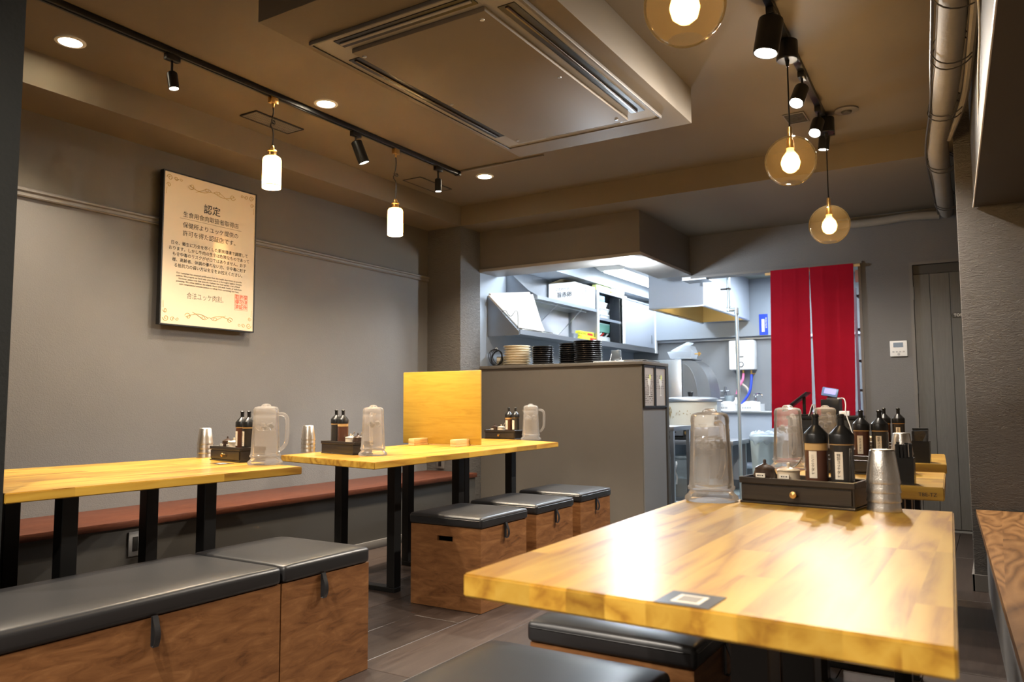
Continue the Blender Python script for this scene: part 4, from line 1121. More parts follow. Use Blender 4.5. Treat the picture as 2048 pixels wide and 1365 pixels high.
obj('spiral', MB().tube([(-0.12 + 0.004 * i, -0.062 + 0.004 * math.sin(i * 1.6), 0.007 + 0.004 * math.cos(i * 1.6)) for i in range(60)], 0.0012, 4), M_steel, o_)
o_ = thing('menu_board', 'thin dark menu folder lying on the counter corner above the framed menus', 'menu', (-2.44, 5.87, CT))
obj('folder', MB().box((-0.10, -0.16, 0.0005), (0.125, 0.17, 0.010), 0.003), M_blackp, o_)
obj('inner_sheets', MB().box((-0.095, -0.155, 0.0105), (0.110, 0.165, 0.013)), M_paper, o_)

# two framed drink menus on the counter end
for i, (y0, y1, lab) in enumerate(((5.668, 5.898, 'left black-framed menu sheet on the end of the counter'), (5.906, 6.148, 'right black-framed menu sheet on the end of the counter'))):
    f = thing('framed_menu', lab, 'menu', (-2.317, (y0 + y1) / 2, 1.115), 0, 'framed menus on the counter end')
    hy, hz_ = (y1 - y0) / 2, 0.165
    fm = MB(); fw = 0.014
    fm.box((0, -hy, -hz_), (0.016, -hy + fw, hz_)).box((0, hy - fw, -hz_), (0.016, hy, hz_)).box((0, -hy + fw, -hz_), (0.016, hy - fw, -hz_ + fw)).box((0, -hy + fw, hz_ - fw), (0.016, hy - fw, hz_))
    obj('frame', fm, M_black, f)
    obj('menu_sheet', MB().box((0.001, -hy + fw, -hz_ + fw), (0.008, hy - fw, hz_ - fw)), mat('grey_menu_paper', (0.42, 0.38, 0.35), 0.4, coat=0.6), f)
    ln = MB(); rnd = random.Random(i + 3)
    for q in range(14):
        if i == 1 and 6 < q: continue
        z = 0.085 - q * 0.0165; y = -hy + fw + 0.012
        while y < hy - fw - 0.03:
            w_ = rnd.uniform(0.006, 0.022)
            if rnd.random() < 0.6: ln.box((0.0082, y, z), (0.0086, y + w_, z + 0.004))
            y += w_ + 0.006
    o_ = obj('printed_lines', ln, M_ink, f); o_['kind'] = 'stuff'
    # wine-glass picture on the sheet
    gl = MB().prism([(-0.03, 0.06), (0.035, 0.07), (0.03, 0.02), (0.012, 0.0), (0.010, -0.06), (0.028, -0.072), (-0.018, -0.075), (0.0, -0.06), (0.0, 0.0), (-0.024, 0.02)], 0.0004, 'x', 0.0088)
    obj('glass_picture', gl, mat('pale_print', (0.72, 0.72, 0.70), 0.4), f)
    obj('lemon_picture', MB().prism([(0.02 + 0.018 * math.cos(a), 0.075 + 0.022 * math.sin(a)) for a in [k_ * PI / 6 for k_ in range(12)]], 0.0004, 'x', 0.0093), M_lime, f)

# ------------------------------------------------------------------ kitchen: wall shelves and cabinet
lamp('kitchen_tube_and_fill', 'AREA', (-3.30, 8.15, 2.33), 3.5, COOL, (-3.30, 8.15, 0), (0.20, 1.5))
lamp('kitchen_tube_and_fill', 'AREA', (-2.75, 6.35, 2.37), 13, COOL, (-3.85, 5.6, 1.0), (0.60, 0.2))  # added area light hidden above the bulkhead to brighten shelf and pillar
lamp('kitchen_tube_and_fill', 'AREA', (-1.75, 7.75, 2.37), 16, COOL, (-1.75, 7.75, 0), (0.25, 1.4))  # added with its fixture to light the right part of the kitchen
lf = thing('fluorescent_fixture', 'bright fluorescent ceiling light over the kitchen cabinet', 'ceiling light', (-3.30, 8.15, 2.399))
obj('housing', MB().prism([(-0.19, 0), (-0.13, -0.045), (0.13, -0.045), (0.19, 0)], 1.7, 'y', -0.85), M_white, lf)
obj('tube', MB().box((-0.11, -0.80, -0.058), (0.11, 0.80, -0.046), 0.004), M_tube, lf)
lf = thing('fluorescent_fixture', 'added fluorescent ceiling light deep in the kitchen behind the curtain header', 'ceiling light', (-1.75, 7.75, 2.399))
obj('housing', MB().box((-0.14, -0.75, -0.02), (0.14, 0.75, 0), 0.003), M_white, lf)
obj('tube', MB().box((-0.10, -0.70, -0.026), (0.10, 0.70, -0.021), 0.002), M_tube, lf)
kd = thing('recessed_downlight', 'small cool white downlight under the bulkhead above the counter', 'downlight', (-2.50, 5.86, 2.139))
obj('trim_ring', MB().lathe([(0.055, 0), (0.055, -0.004), (0.048, -0.005), (0.044, 0)], 28), M_white, kd)
obj('diffuser', MB().lathe([(0.044, -0.001), (0.038, -0.012), (0.024, -0.018), (0, -0.020), (0, -0.001)], 24), M_tube, kd)
lamp('counter_downlight', 'POINT', (-2.50, 5.86, 2.075), 11, COOL, size=0.03)

sh = thing('wall_shelf', 'long lower steel wall shelf with a sloping end plate behind the plates', 'shelf', (0, 0, 0))
obj('shelf_board', MB().box((-3.828, 5.80, 1.612), (-3.505, 9.08, 1.622)), M_steel, sh)
obj('front_lip', MB().box((-3.505, 5.80, 1.590), (-3.497, 9.08, 1.630)), M_steel, sh)
obj('end_plate', MB().prism([(-3.828, 1.582), (-3.500, 1.582), (-3.500, 1.612), (-3.640, 1.752), (-3.828, 1.950)], 0.006, 'y', 5.785), M_steeld, sh)
obj('back_plate', MB().box((-3.829, 6.08, 1.625), (-3.823, 7.33, 1.948)), M_steel, sh)
sh = thing('wall_shelf', 'upper steel wall shelf carrying the white carton', 'shelf', (0, 0, 0))
obj('shelf_board', MB().box((-3.822, 6.11, 1.946), (-3.505, 7.345, 1.956)), M_steel, sh)
obj('front_lip', MB().box((-3.505, 6.11, 1.935), (-3.497, 7.345, 1.968)), M_steel, sh)
obj('end_plate', MB().prism([(-3.828, 1.930), (-3.500, 1.930), (-3.500, 1.968), (-3.590, 2.02), (-3.828, 2.235)], 0.006, 'y', 6.10), M_steeld, sh)
obj('back_plate', MB().box((-3.829, 6.11, 1.958), (-3.823, 7.345, 2.243)), M_steel, sh)
obj('brace_rod', MB().cyl((-3.52, 6.55, 1.935), (-3.81, 6.55, 1.70), 0.004, seg=8).cyl((-3.52, 7.05, 1.935), (-3.81, 7.05, 1.67), 0.004, seg=8), M_steel, sh)
obj('under_rail', MB().cyl((-3.60, 6.15, 1.935), (-3.60, 7.3, 1.935), 0.006, seg=8), M_steel, sh)

cb_ = MB()


def slab(corners, th):
    c = [Vector(q) for q in corners]; n = (c[1] - c[0]).cross(c[3] - c[0]).normalized() * th
    mb = MB(); bm = bmesh.new()
    a = [bm.verts.new(q) for q in c]; b = [bm.verts.new(q + n) for q in c]
    bm.faces.new(a[::-1]); bm.faces.new(b)
    for i in range(4): bm.faces.new((a[i], a[(i + 1) % 4], b[(i + 1) % 4], b[i]))
    vert = [e for e in bm.edges if (e.verts[0] in a) != (e.verts[1] in a)]
    bmesh.ops.bevel(bm, geom=vert, offset=0.022, segments=4, affect='EDGES')
    return mb.bm(bm, False)


tag(obj('cutting_board', slab([(-3.600, 5.96, 1.640), (-3.530, 6.26, 1.640), (-3.535, 6.050, 1.985), (-3.790, 5.70, 1.950)], 0.018), M_board, ang=20), 'thick white cutting board leaning on the lower steel shelf, in front', 'cutting board', 'cutting boards on the kitchen shelf')
tag(obj('cutting_board', slab([(-3.640, 6.03, 1.640), (-3.545, 6.33, 1.640), (-3.530, 6.075, 1.885), (-3.72, 5.93, 1.885)], 0.010), M_board, ang=20), 'thin white cutting board half hidden behind the thick one', 'cutting board', 'cutting boards on the kitchen shelf')
tag(obj('wire_hook', MB().tube([(-3.679, 5.782, 1.777), (-3.671, 5.795, 1.805), (-3.655, 5.819, 1.811), (-3.645, 5.836, 1.771), (-3.629, 5.860, 1.755), (-3.615, 5.881, 1.783), (-3.604, 5.898, 1.815), (-3.591, 5.918, 1.803), (-3.591, 5.918, 1.731), (-3.591, 5.918, 1.664), (-3.599, 5.905, 1.645)], 0.003, 6, sub=2), M_wire), 'bent dark wire rack hooking over the cutting boards', 'wire rack')
tag(obj('wire_tray', MB().box((-3.60, 5.86, 1.6235), (-3.515, 6.42, 1.628)).tube([(-3.515, 5.86, 1.645), (-3.515, 6.42, 1.645)], 0.004, 6).tube([(-3.56, 5.86, 1.634), (-3.56, 6.42, 1.634)], 0.004, 6), M_wire), 'low dark wire tray at the foot of the cutting boards', 'tray')

eb = thing('carton_box', 'white egg carton printed with black Japanese characters on the upper shelf', 'box', (-3.657, 7.10, 1.969))
obj('carton_body', MB().box((-0.150, -0.225, 0), (0.148, 0.235, 0.225), 0.002, seg=1), M_carton, eb)
obj('carton_flap', MB().add([(-0.150, -0.225, 0.226), (0.00, -0.225, 0.265), (0.00, 0.10, 0.265), (-0.150, 0.235, 0.226)], [(0, 1, 2, 3)]).add([(0.0, -0.225, 0.265), (0.148, -0.225, 0.228), (0.148, 0.10, 0.228), (0.0, 0.10, 0.265)], [(0, 1, 2, 3)]), mat('brown_cardboard', (0.42, 0.34, 0.20), 0.8), eb)
text('旨赤卵', 0.056, M_ink, eb, (0.03, -0.2262, 0.100), FRONT, bold=0.001)
text('こだわりの', 0.032, M_ink, eb, (0.01, -0.2262, 0.158), FRONT)
text('こだわりの旨赤卵', 0.032, M_ink, eb, (0.1492, 0.02, 0.11), RIGHTF, vertical=False).rotation_euler = (PI / 2, -PI / 2, PI / 2)
obj('yellow_sticker', MB().box((-0.03, -0.2268, 0.0), (0.02, -0.2256, 0.035)), mat('orange_yellow_print', (0.75, 0.50, 0.12), 0.5), eb)
for (cy, cz, r_) in ((-0.10, 0.16, 0.022), (-0.06, 0.125, 0.016), (0.10, 0.18, 0.026), (0.14, 0.09, 0.020)):
    obj('red_print', MB().prism([(cy + r_ * math.cos(a) * (1 if k_ % 2 else 0.5), cz + r_ * math.sin(a) * (1.6 if k_ % 2 else 0.6)) for k_, a in enumerate([q * PI / 5 for q in range(10)])], 0.0006, 'x', 0.1488), mat('pale_red_print', (0.75, 0.35, 0.33), 0.6), eb)

cab = thing('wall_cabinet', 'steel wall cabinet with sliding doors at the end of the shelves', 'cabinet', (0, 0, 0))
y0, y1 = 7.365, 9.04
obj('carcass', MB().box((-3.826, y0, 1.632), (-3.82, y1, 2.17)).box((-3.82, y0, 2.155), (-3.50, y1, 2.175)).box((-3.82, y0, 1.6315), (-3.50, y1, 1.645)).box((-3.82, y0, 1.645), (-3.505, y0 + 0.012, 2.155)).box((-3.82, y1 - 0.012, 1.645), (-3.505, y1, 2.155)), M_steel, cab)
obj('cabinet_post', MB().box((-3.505, y0, 1.632), (-3.492, y0 + 0.035, 2.175)), M_white, cab)
obj('cabinet_post', MB().box((-3.505, y1 - 0.05, 1.59), (-3.488, y1, 2.175)), M_white, cab)
obj('inner_shelf', MB().box((-3.80, y0 + 0.02, 1.875), (-3.52, 8.10, 1.885)).box((-3.52, y0 + 0.02, 1.865), (-3.514, 8.10, 1.892)), M_steel, cab)
dr = obj('sliding_door', MB().box((-3.512, 8.06, 1.648), (-3.502, 8.985, 2.150), 0.001, seg=1), M_hood, cab)
obj('recessed_pull', MB().box((-3.5025, 8.87, 1.70), (-3.4995, 8.90, 1.80)), M_steeld, dr)
obj('door_stile', MB().box((-3.503, 8.02, 1.648), (-3.490, 8.07, 2.152)), M_white, cab)
obj('glass_door', MB().box((-3.520, 7.72, 1.648), (-3.516, 8.02, 2.150)), M_glass, cab)
# contents, each its own thing
items = []


def bx(name, lab, cat, a, b_, m, grp=None, bev=0.003): return tag(obj(name, MB().box(a, b_, bev), m), lab, cat, grp)


M_tub2 = mat('white_tub', (0.78, 0.80, 0.82), 0.4)
bx('paper_box', 'small blue and white box in the top left of the open cabinet', 'box', (-3.75, 7.40, 2.066), (-3.53, 7.62, 2.13), mat('blue_white_box', (0.18, 0.42, 0.62), 0.5))
for q, (lab, y_, z_, w2) in enumerate((('white container stack, top one on the cabinet inner shelf', 7.39, 2.010, 0.30), ('white container stack, middle one on the cabinet inner shelf', 7.39, 1.950, 0.36), ('white container stack, bottom one on the cabinet inner shelf', 7.39, 1.8865, 0.42))):
    ct = thing('food_container', lab, 'container', (-3.65, y_ + w2 / 2, z_), 0, 'white containers in the open cabinet')
    obj('tub', MB().hexa([(-0.10, -w2 / 2 + .01, 0), (0.10, -w2 / 2 + .01, 0), (0.10, w2 / 2 - .01, 0), (-0.10, w2 / 2 - .01, 0)], [(-0.115, -w2 / 2, 0.042), (0.115, -w2 / 2, 0.042), (0.115, w2 / 2, 0.042), (-0.115, w2 / 2, 0.042)]), M_tub2, ct)
    obj('tub_lid', MB().box((-0.12, -w2 / 2 - .003, 0.0425), (0.12, w2 / 2 + .003, 0.054), 0.003), M_white, ct)
    obj('tub_slot', MB().box((0.1155, -w2 / 2 + 0.02, 0.014), (0.1185, -w2 / 2 + 0.12, 0.032)), M_steeld, ct)  # grey slot strip on the tub front
tag(obj('steel_bowl', MB().lathe([(0.03, 0), (0.07, 0.03), (0.085, 0.075), (0.083, 0.077), (0.066, 0.034), (0, 0.006)], 28, Matrix.Translation((-3.64, 7.96, 1.888))), M_steel), 'round steel bowl at the right end of the cabinet inner shelf', 'bowl')
bk = thing('plastic_basket', 'green tinted plastic tub below the cabinet inner shelf', 'container', (-3.66, 7.62, 1.752))
obj('tub', MB().hexa([(-0.09, -0.19, 0), (0.09, -0.19, 0), (0.09, 0.19, 0), (-0.09, 0.19, 0)], [(-0.11, -0.22, 0.075), (0.11, -0.22, 0.075), (0.11, 0.22, 0.075), (-0.11, 0.22, 0.075)]), mat('green_tub', (0.25, 0.55, 0.45), 0.3), bk)
obj('tub_lid', MB().box((-0.115, -0.228, 0.0755), (0.115, 0.228, 0.090), 0.005), mat('aqua_lid', (0.45, 0.72, 0.66), 0.35), bk)
pk_ = thing('packet_tray', 'white tray of red-capped and black-printed packets in the lower cabinet bay', 'tray', (-3.64, 7.64, 1.6455))
obj('tray_body', MB().hexa([(-0.09, -0.22, 0), (0.09, -0.22, 0), (0.09, 0.22, 0), (-0.09, 0.22, 0)], [(-0.105, -0.24, 0.05), (0.105, -0.24, 0.05), (0.105, 0.24, 0.05), (-0.105, 0.24, 0.05)]), M_tub2, pk_)
for q in range(6):
    m_ = (M_red, M_ink, M_white)[q % 3]
    obj('packet', MB().cyl((0.03 + 0.01 * (q % 2), -0.16 + q * 0.055, 0.056), (0.05, -0.10 + q * 0.055, 0.096), 0.010, seg=8), m_, pk_)
tag(obj('food_container', MB().lathe([(0, 0), (0.045, 0), (0.050, 0.06), (0.054, 0.064), (0.054, 0.072), (0, 0.074)], 24, Matrix.Translation((-3.575, 7.965, 1.6455))), mat('orange_tub', (0.75, 0.38, 0.20), 0.4)), 'small orange tub at the foot of the cabinet opening', 'container')


def wrapbox(lab, loc, rz, m, L=0.31, txt=None, band=None, grp='cling film boxes in the kitchen', h_=0.048):
    b = thing('wrap_box', lab, 'box', loc, rz, grp)
    obj('carton', MB().box((-0.025, -L / 2, 0), (0.025, L / 2, h_), 0.002, seg=1), m, b)
    if band: obj('red_panel', MB().box((0.0252, 0.01, 0.012), (0.0262, L * 0.40, h_ - 0.014)), band, b)
    if txt: text(txt, 0.030, M_ink, b, (0.0266, -L * 0.10 if band else 0.0, h_ / 2), RIGHTF, align='RIGHT' if band else 'CENTER')
    return b


wrapbox('pale lime film box reading Kitchinista on the cabinet top, nearest the carton', (-3.535, 7.545, 2.176), 0.0, M_lime, 0.34, 'Kitchinista', h_=0.055)
wrapbox('pale lime film box lying behind on the cabinet top', (-3.60, 7.75, 2.176), 0.1, M_lime, 0.34, h_=0.05)
wrapbox('yellow film box in the middle of the cabinet top', (-3.545, 7.93, 2.176), -0.06, M_yellow, 0.30, h_=0.030)
wrapbox('white film box stacked upon the yellow one over the cabinet', (-3.545, 7.95, 2.207), -0.02, M_white, 0.34, h_=0.035)
wrapbox('yellow-edged white film box at the right end on the cabinet top', (-3.60, 8.22, 2.176), 0.12, M_paper, 0.30, h_=0.045)
wrapbox('yellow film box reading Kitchinista Wrap on the lower shelf, upper of two', (-3.56, 7.19, 1.671), 0.0, M_yellow, 0.33, 'Kitchinista Wrap', M_red)
wrapbox('yellow film box beneath the other on the lower shelf, lower of two', (-3.545, 7.22, 1.6225), 0.0, M_yellow, 0.36, None, M_red)
for q in range(3):
    tag(obj('steel_cup', MB().lathe([(0.030, 0), (0.045, 0.030), (0.043, 0.030), (0.028, 0.003), (0, 0.003)], 24, Matrix.Translation((-3.56, 6.94, 1.6225 + q * 0.014 + 0.0))), mat('tinted_bowl', (0.30, 0.33, 0.36), 0.3, 0.4)), '%s grey bowl of the small pile before the yellow boxes' % (('lowest', 'middle', 'uppermost')[q]), 'bowl', 'small grey bowls on the lower shelf')

# ------------------------------------------------------------------ hood, pipes, heater
hd = thing('extractor_hood', 'large white-coated extractor hood with a yellow-lit greasy opening', 'extractor hood', (0, 0, 0))
x0, x1, y0, y1, z0, z1 = -2.90, -2.345, 7.30, 8.96, 1.925, 2.398
obj('front_panel', MB().box((x0, y0, z0), (x1, y0 + 0.012, z1)), M_hood, hd)
obj('side_panel', MB().box((x1 - 0.012, y0 + 0.013, z0), (x1, y1, z1)), M_hood, hd)
obj('side_panel', MB().box((x0, y0 + 0.013, z0), (x0 + 0.012, y1, z1)), M_hood, hd)
obj('back_panel', MB().box((x0 + 0.013, y1 - 0.012, z0), (x1 - 0.013, y1, z1)), M_hood, hd)
obj('inner_lining', MB().box((x0 + 0.013, y0 + 0.013, z0 + 0.004), (x0 + 0.02, y1 - 0.013, 2.25)).box((x1 - 0.02, y0 + 0.013, z0 + 0.004), (x1 - 0.013, y1 - 0.013, 2.25)).box((x0 + 0.02, y0 + 0.013, 2.24), (x1 - 0.02, y1 - 0.013, 2.25)).box((x0 + 0.02, y1 - 0.020, z0 + 0.004), (x1 - 0.02, y1 - 0.013, 2.24)), M_grease, hd)
obj('bottom_rim', MB().box((x0, y0 - 0.004, z0 - 0.012), (x1 + 0.004, y0 + 0.02, z0)).box((x1 - 0.02, y0 + 0.021, z0 - 0.012), (x1 + 0.004, y1, z0)).box((x0, y0 + 0.021, z0 - 0.012), (x0 + 0.02, y1, z0)), M_steel, hd)
for q in range(3):
    obj('grease_filter', MB().box((x0 + 0.06 + q * 0.15, 8.0, 2.16), (x0 + 0.20 + q * 0.15, 8.80, 2.19)), M_steeld, hd)
lamp('hood_lamp', 'POINT', (-2.62, 7.75, 2.12), 1.6, (1.0, 0.82, 0.45), size=0.03)
hb = thing('hood_bulb', 'small round bulb glowing inside the extractor hood', 'bulb', (-2.62, 7.75, 2.235))
obj('bulb_glass', MB().ball((0, 0, -0.035), 0.03, 16, 10), M_lampw, hb); obj('bulb_base', MB().cyl((0, 0, -0.012), (0, 0, 0.004), 0.02, seg=14), M_white, hb)
tag(obj('flexible_duct', MB().tube([(-2.47, 6.4, 2.30), (-2.50, 6.7, 2.29), (-2.56, 7.0, 2.31), (-2.60, 7.28, 2.30)], 0.05, 14, sub=2), M_steeld), 'short grey duct running into the extractor hood under the bulkhead', 'duct')

pv = thing('water_pipe', 'upright galvanised water pipe with an offset elbow before the heater', 'pipe', (0, 0, 0))
obj('pipe_run', MB().tube([(-2.057, 7.15, 2.39), (-2.057, 7.15, 1.88), (-2.050, 7.15, 1.845), (-2.0, 7.15, 1.840), (-1.988, 7.15, 1.81), (-1.988, 7.15, 0.0)], 0.016, 14, sub=0), M_gpan, pv)
obj('elbow', MB().cyl((-2.057, 7.15, 1.87), (-2.057, 7.15, 1.825), 0.023, seg=14).cyl((-2.075, 7.15, 1.842), (-1.975, 7.15, 1.842), 0.021, seg=14).cyl((-1.988, 7.15, 1.855), (-1.988, 7.15, 1.80), 0.023, seg=14), M_gpan, pv)
obj('pipe_clamp', MB().box((-2.13, 7.142, 2.03), (-2.035, 7.158, 2.044)).cyl((-2.057, 7.15, 2.028), (-2.057, 7.15, 2.046), 0.021, seg=12), M_wire, pv)
obj('floor_flange', MB().cyl((-1.988, 7.15, 0.0), (-1.988, 7.15, 0.012), 0.04, seg=18), M_gpan, pv)

wh = thing('water_heater', 'white gas water heater with a dial on the grey kitchen wall', 'water heater', (-2.45, 9.098, 1.525))
obj('casing', MB().box((-0.145, -0.14, -0.165), (0.145, 0, 0.175), 0.016), M_white, wh)
dl_ = obj('control_dial', MB().lathe([(0, 0.012), (0.020, 0.012), (0.023, 0), (0.030, 0.0)], 20, Matrix.Translation((-0.005, -0.142, -0.105)) @ Matrix.Rotation(PI / 2, 4, 'X')), M_white, wh)
obj('dial_ring', MB().lathe([(0.024, 0.001), (0.031, 0.001), (0.031, 0.003), (0.024, 0.003)], 20, Matrix.Translation((-0.005, -0.141, -0.105)) @ Matrix.Rotation(PI / 2, 4, 'X'), close=True), M_wire, dl_)
obj('vent_slot', MB().box((-0.035, -0.1425, -0.022), (0.025, -0.1405, -0.012)), M_ink, wh)
st_ = MB(); rnd = random.Random(4)
for q in range(9):
    st_.box((-0.10 + rnd.random() * 0.02, -0.1415, 0.13 - q * 0.013), (0.06 + rnd.random() * 0.04, -0.1403, 0.135 - q * 0.013))
obj('printed_notes', st_, mat('faded_print', (0.55, 0.50, 0.42), 0.6), wh)['kind'] = 'stuff'
obj('pipe_stub', MB().cyl((-0.065, -0.07, -0.20), (-0.065, -0.07, -0.166), 0.010, seg=10).cyl((0.0, -0.07, -0.20), (0.0, -0.07, -0.166), 0.012, seg=10).cyl((0.09, -0.07, -0.22), (0.09, -0.07, -0.166), 0.011, seg=10).cyl((0.09, -0.07, -0.21), (0.14, -0.09, -0.21), 0.007, seg=8), M_brass, wh)
for lab, m_, pts in (('beige gas hose curving under the water heater', M_beige, [(-2.515, 9.03, 1.318), (-2.50, 9.04, 1.22), (-2.40, 9.045, 1.14), (-2.40, 9.045, 1.05), (-2.44, 9.045, 0.97)]),
                     ('pink hose hanging from the water heater', M_pink, [(-2.45, 9.03, 1.318), (-2.45, 8.995, 1.24), (-2.50, 8.985, 1.16), (-2.52, 8.98, 1.08)]),
                     ('blue hose hanging from the water heater', M_blue, [(-2.36, 9.03, 1.305), (-2.355, 9.0, 1.22), (-2.37, 8.98, 1.10), (-2.43, 8.96, 1.01), (-2.46, 8.95, 0.965)])):
    tag(obj('hose', MB().tube(pts, 0.014, 10, sub=2), m_), lab, 'hose')
tag(obj('spray_bottle', MB().lathe([(0, 0), (0.045, 0), (0.048, 0.06), (0.03, 0.10), (0.012, 0.12), (0.012, 0.15), (0, 0.15)], 20, Matrix.Translation((-2.50, 8.87, 0.896))), M_white), 'white bottle on the sink under the hoses', 'bottle')
tp = thing('wall_tap', 'grey pipe and valve on the kitchen wall left of the upright pipe', 'tap', (-2.72, 9.05, 1.02))
obj('pipe_loop', MB().tube([(-0.10, 0, -0.12), (-0.10, 0, 0), (-0.06, 0, 0.02), (0.12, 0, 0.02)], 0.016, 10, sub=1), M_steeld, tp)
obj('valve', MB().cyl((0.05, 0, 0.02), (0.05, 0, 0.15), 0.014, seg=10).cyl((0.0, -0.02, 0.10), (0.10, -0.02, 0.10), 0.010, seg=8).cyl((0.05, -0.05, 0.10), (0.05, 0.0, 0.10), 0.016, seg=10), M_steeld, tp)
for (x, lab) in ((-2.31, 'chrome sink tap right of the blue hose'), (-2.10, 'chrome sink tap beside the red curtain edge')):
    f = thing('sink_tap', lab, 'tap', (x, 9.0, 1.0), 0, 'chrome taps over the kitchen sink')
    obj('tap_body', MB().cyl((0, 0.09, 0), (0, 0, 0), 0.018, seg=12).cyl((0, 0, -0.03), (0, 0, 0.04), 0.022, seg=12), M_chrome, f)
    obj('tap_handle', MB().cyl((0, 0, 0.04), (0, 0, 0.065), 0.012, seg=10).box((-0.03, -0.006, 0.065), (0.03, 0.006, 0.075), 0.002), M_chrome, f)
    obj('spout', MB().tube([(0, -0.01, 0.03), (0.0, -0.03, 0.08), (0.05, -0.08, 0.085), (0.10, -0.12, 0.08), (0.10, -0.12, 0.04)], 0.008, 8, sub=2), M_chrome, f)

snk = thing('kitchen_sink', 'stainless kitchen sink unit below the water heater', 'sink', (0, 0, 0))
obj('worktop', MB().box((-2.95, 8.55, 0.865), (-1.10, 9.09, 0.895), 0.004), M_steel, snk)
obj('front_basin', MB().box((-2.90, 8.575, 0.585), (-1.12, 8.59, 0.864)).box((-2.90, 8.591, 0.585), (-1.12, 9.05, 0.60)), M_hood, snk)
for x in (-2.86, -1.16):
    obj('leg', MB().cyl((x, 8.62, 0), (x, 8.62, 0.584), 0.018, seg=12), M_steel, snk); obj('leg', MB().cyl((x, 9.0, 0), (x, 9.0, 0.584), 0.018, seg=12), M_steel, snk)
obj('drain_pipe', MB().tube([(-1.9, 8.8, 0.58), (-1.9, 8.8, 0.36), (-1.95, 8.8, 0.30), (-2.5, 8.8, 0.29)], 0.035, 12, sub=1), mat('grey_pvc', (0.45, 0.48, 0.56), 0.4), snk)
for q, (xa, xb, lab) in enumerate(((-2.66, -2.44, 'white plastic crate with a bag of goods on the sink, left of the pipe'), (-2.40, -2.17, 'white plastic crate filled with wrapped goods on the sink, right of the pipe'))):
    cr = thing('plastic_crate', lab, 'crate', ((xa + xb) / 2, 8.72, 0.896), 0, 'white crates on the sink worktop'); hx = (xb - xa) / 2
    obj('crate_body', MB().box((-hx, -0.10, 0), (hx, -0.094, 0.075)).box((-hx, 0.094, 0), (hx, 0.10, 0.075)).box((-hx, -0.094, 0), (-hx + .006, 0.094, 0.075)).box((hx - .006, -0.094, 0), (hx, 0.094, 0.075)).box((-hx + .006, -0.094, 0), (hx - .006, 0.094, 0.006)), M_white, cr)
    sl = MB()
    for k_ in range(6): sl.box((-hx * 0.7 + k_ * 0.018, -0.1012, 0.022), (-hx * 0.7 + k_ * 0.018 + 0.008, -0.1002, 0.042))
    obj('crate_slots', sl, M_steeld, cr)['kind'] = 'stuff'
    bmx = bmesh.new(); bmesh.ops.create_icosphere(bmx, subdivisions=3, radius=1)
    rr_ = random.Random(q)
    for v_ in bmx.verts:
        n_ = 1 + 0.12 * math.sin(9 * v_.co.x + q) * math.cos(7 * v_.co.y) + 0.08 * rr_.uniform(-1, 1)
        v_.co = Vector((v_.co.x * (hx - 0.01) * n_ * 0.93, v_.co.y * 0.08 * n_, 0.072 + v_.co.z * 0.034 * n_))
    obj('wrapped_goods', MB().bm(bmx), M_tub2, cr)
tag(obj('plastic_funnel_jug', MB().lathe([(0.03, 0), (0.045, 0.10), (0.055, 0.17), (0.052, 0.17), (0.04, 0.10), (0.0, 0.006)], 20, Matrix.Translation((-2.585, 8.90, 0.896))), M_clearp), 'clear plastic jug standing behind the crates on the sink', 'jug')
bn = thing('grey_bin', 'tall pale grey bin with a clear bag folded over its rim', 'bin', (-1.90, 7.72, 0.0))
obj('bin_body', MB().hexa([(-0.085, -0.12, 0.0), (0.10, -0.12, 0.0), (0.10, 0.13, 0.0), (-0.085, 0.13, 0.0)], [(-0.11, -0.15, 0.665), (0.125, -0.15, 0.665), (0.125, 0.16, 0.665), (-0.11, 0.16, 0.665)]), M_greyt, bn)
bgm = MB(); ring = []
for lev, (g, z) in enumerate(((0.0, 0.60), (0.012, 0.63), (0.018, 0.665), (0.006, 0.695), (-0.02, 0.70))):
    for k_ in range(28):
        a = 2 * PI * k_ / 28; sx = max(-1, min(1, 1.35 * math.cos(a))); sy = max(-1, min(1, 1.35 * math.sin(a)))
        wv = 0.006 * math.sin(k_ * 2.7 + lev) + 0.004 * math.sin(k_ * 5.1)
        ring.append((0.0075 + sx * (0.118 + g + wv), 0.005 + sy * (0.155 + g + wv), z + (0.02 * math.sin(k_ * 1.9) if lev in (0, 4) else 0)))
bgm.add(ring, [(l * 28 + k_, l * 28 + (k_ + 1) % 28, (l + 1) * 28 + (k_ + 1) % 28, (l + 1) * 28 + k_) for l in range(4) for k_ in range(28)], True)
obj('bin_bag', bgm, M_bag, bn)

# ------------------------------------------------------------------ rice cooker, stand, rice machine
sd = thing('steel_stand', 'grey steel stand carrying the big rice cooker', 'stand', (0, 0, 0))
obj('stand_top', MB().box((-2.82, 7.04, 0.600), (-2.02, 7.58, 0.640), 0.003), M_steeld, sd)
for x in (-2.78, -2.06):
    for y in (7.08, 7.54): obj('leg', MB().box((x - 0.018, y - 0.018, 0), (x + 0.018, y + 0.018, 0.599)), M_steeld, sd)
obj('low_shelf', MB().box((-2.79, 7.06, 0.075), (-2.03, 7.56, 0.105), 0.003), M_steeld, sd)
obj('back_sheet', MB().box((-2.76, 7.535, 0.25), (-2.07, 7.541, 0.57)), M_kwall, sd)
sb = thing('gas_ring_base', 'black and grey gas ring base under the rice cooker', 'burner', (-2.50, 7.32, 0.6405))
obj('base_box', MB().box((-0.23, -0.20, 0.035), (0.23, 0.20, 0.115), 0.006), M_steeld, sb)
obj('burner_grate', MB().box((-0.24, -0.22, 0.006), (0.24, 0.21, 0.020), 0.003).box((-0.20, -0.18, 0.0205), (0.20, 0.18, 0.0345)), M_black, sb)
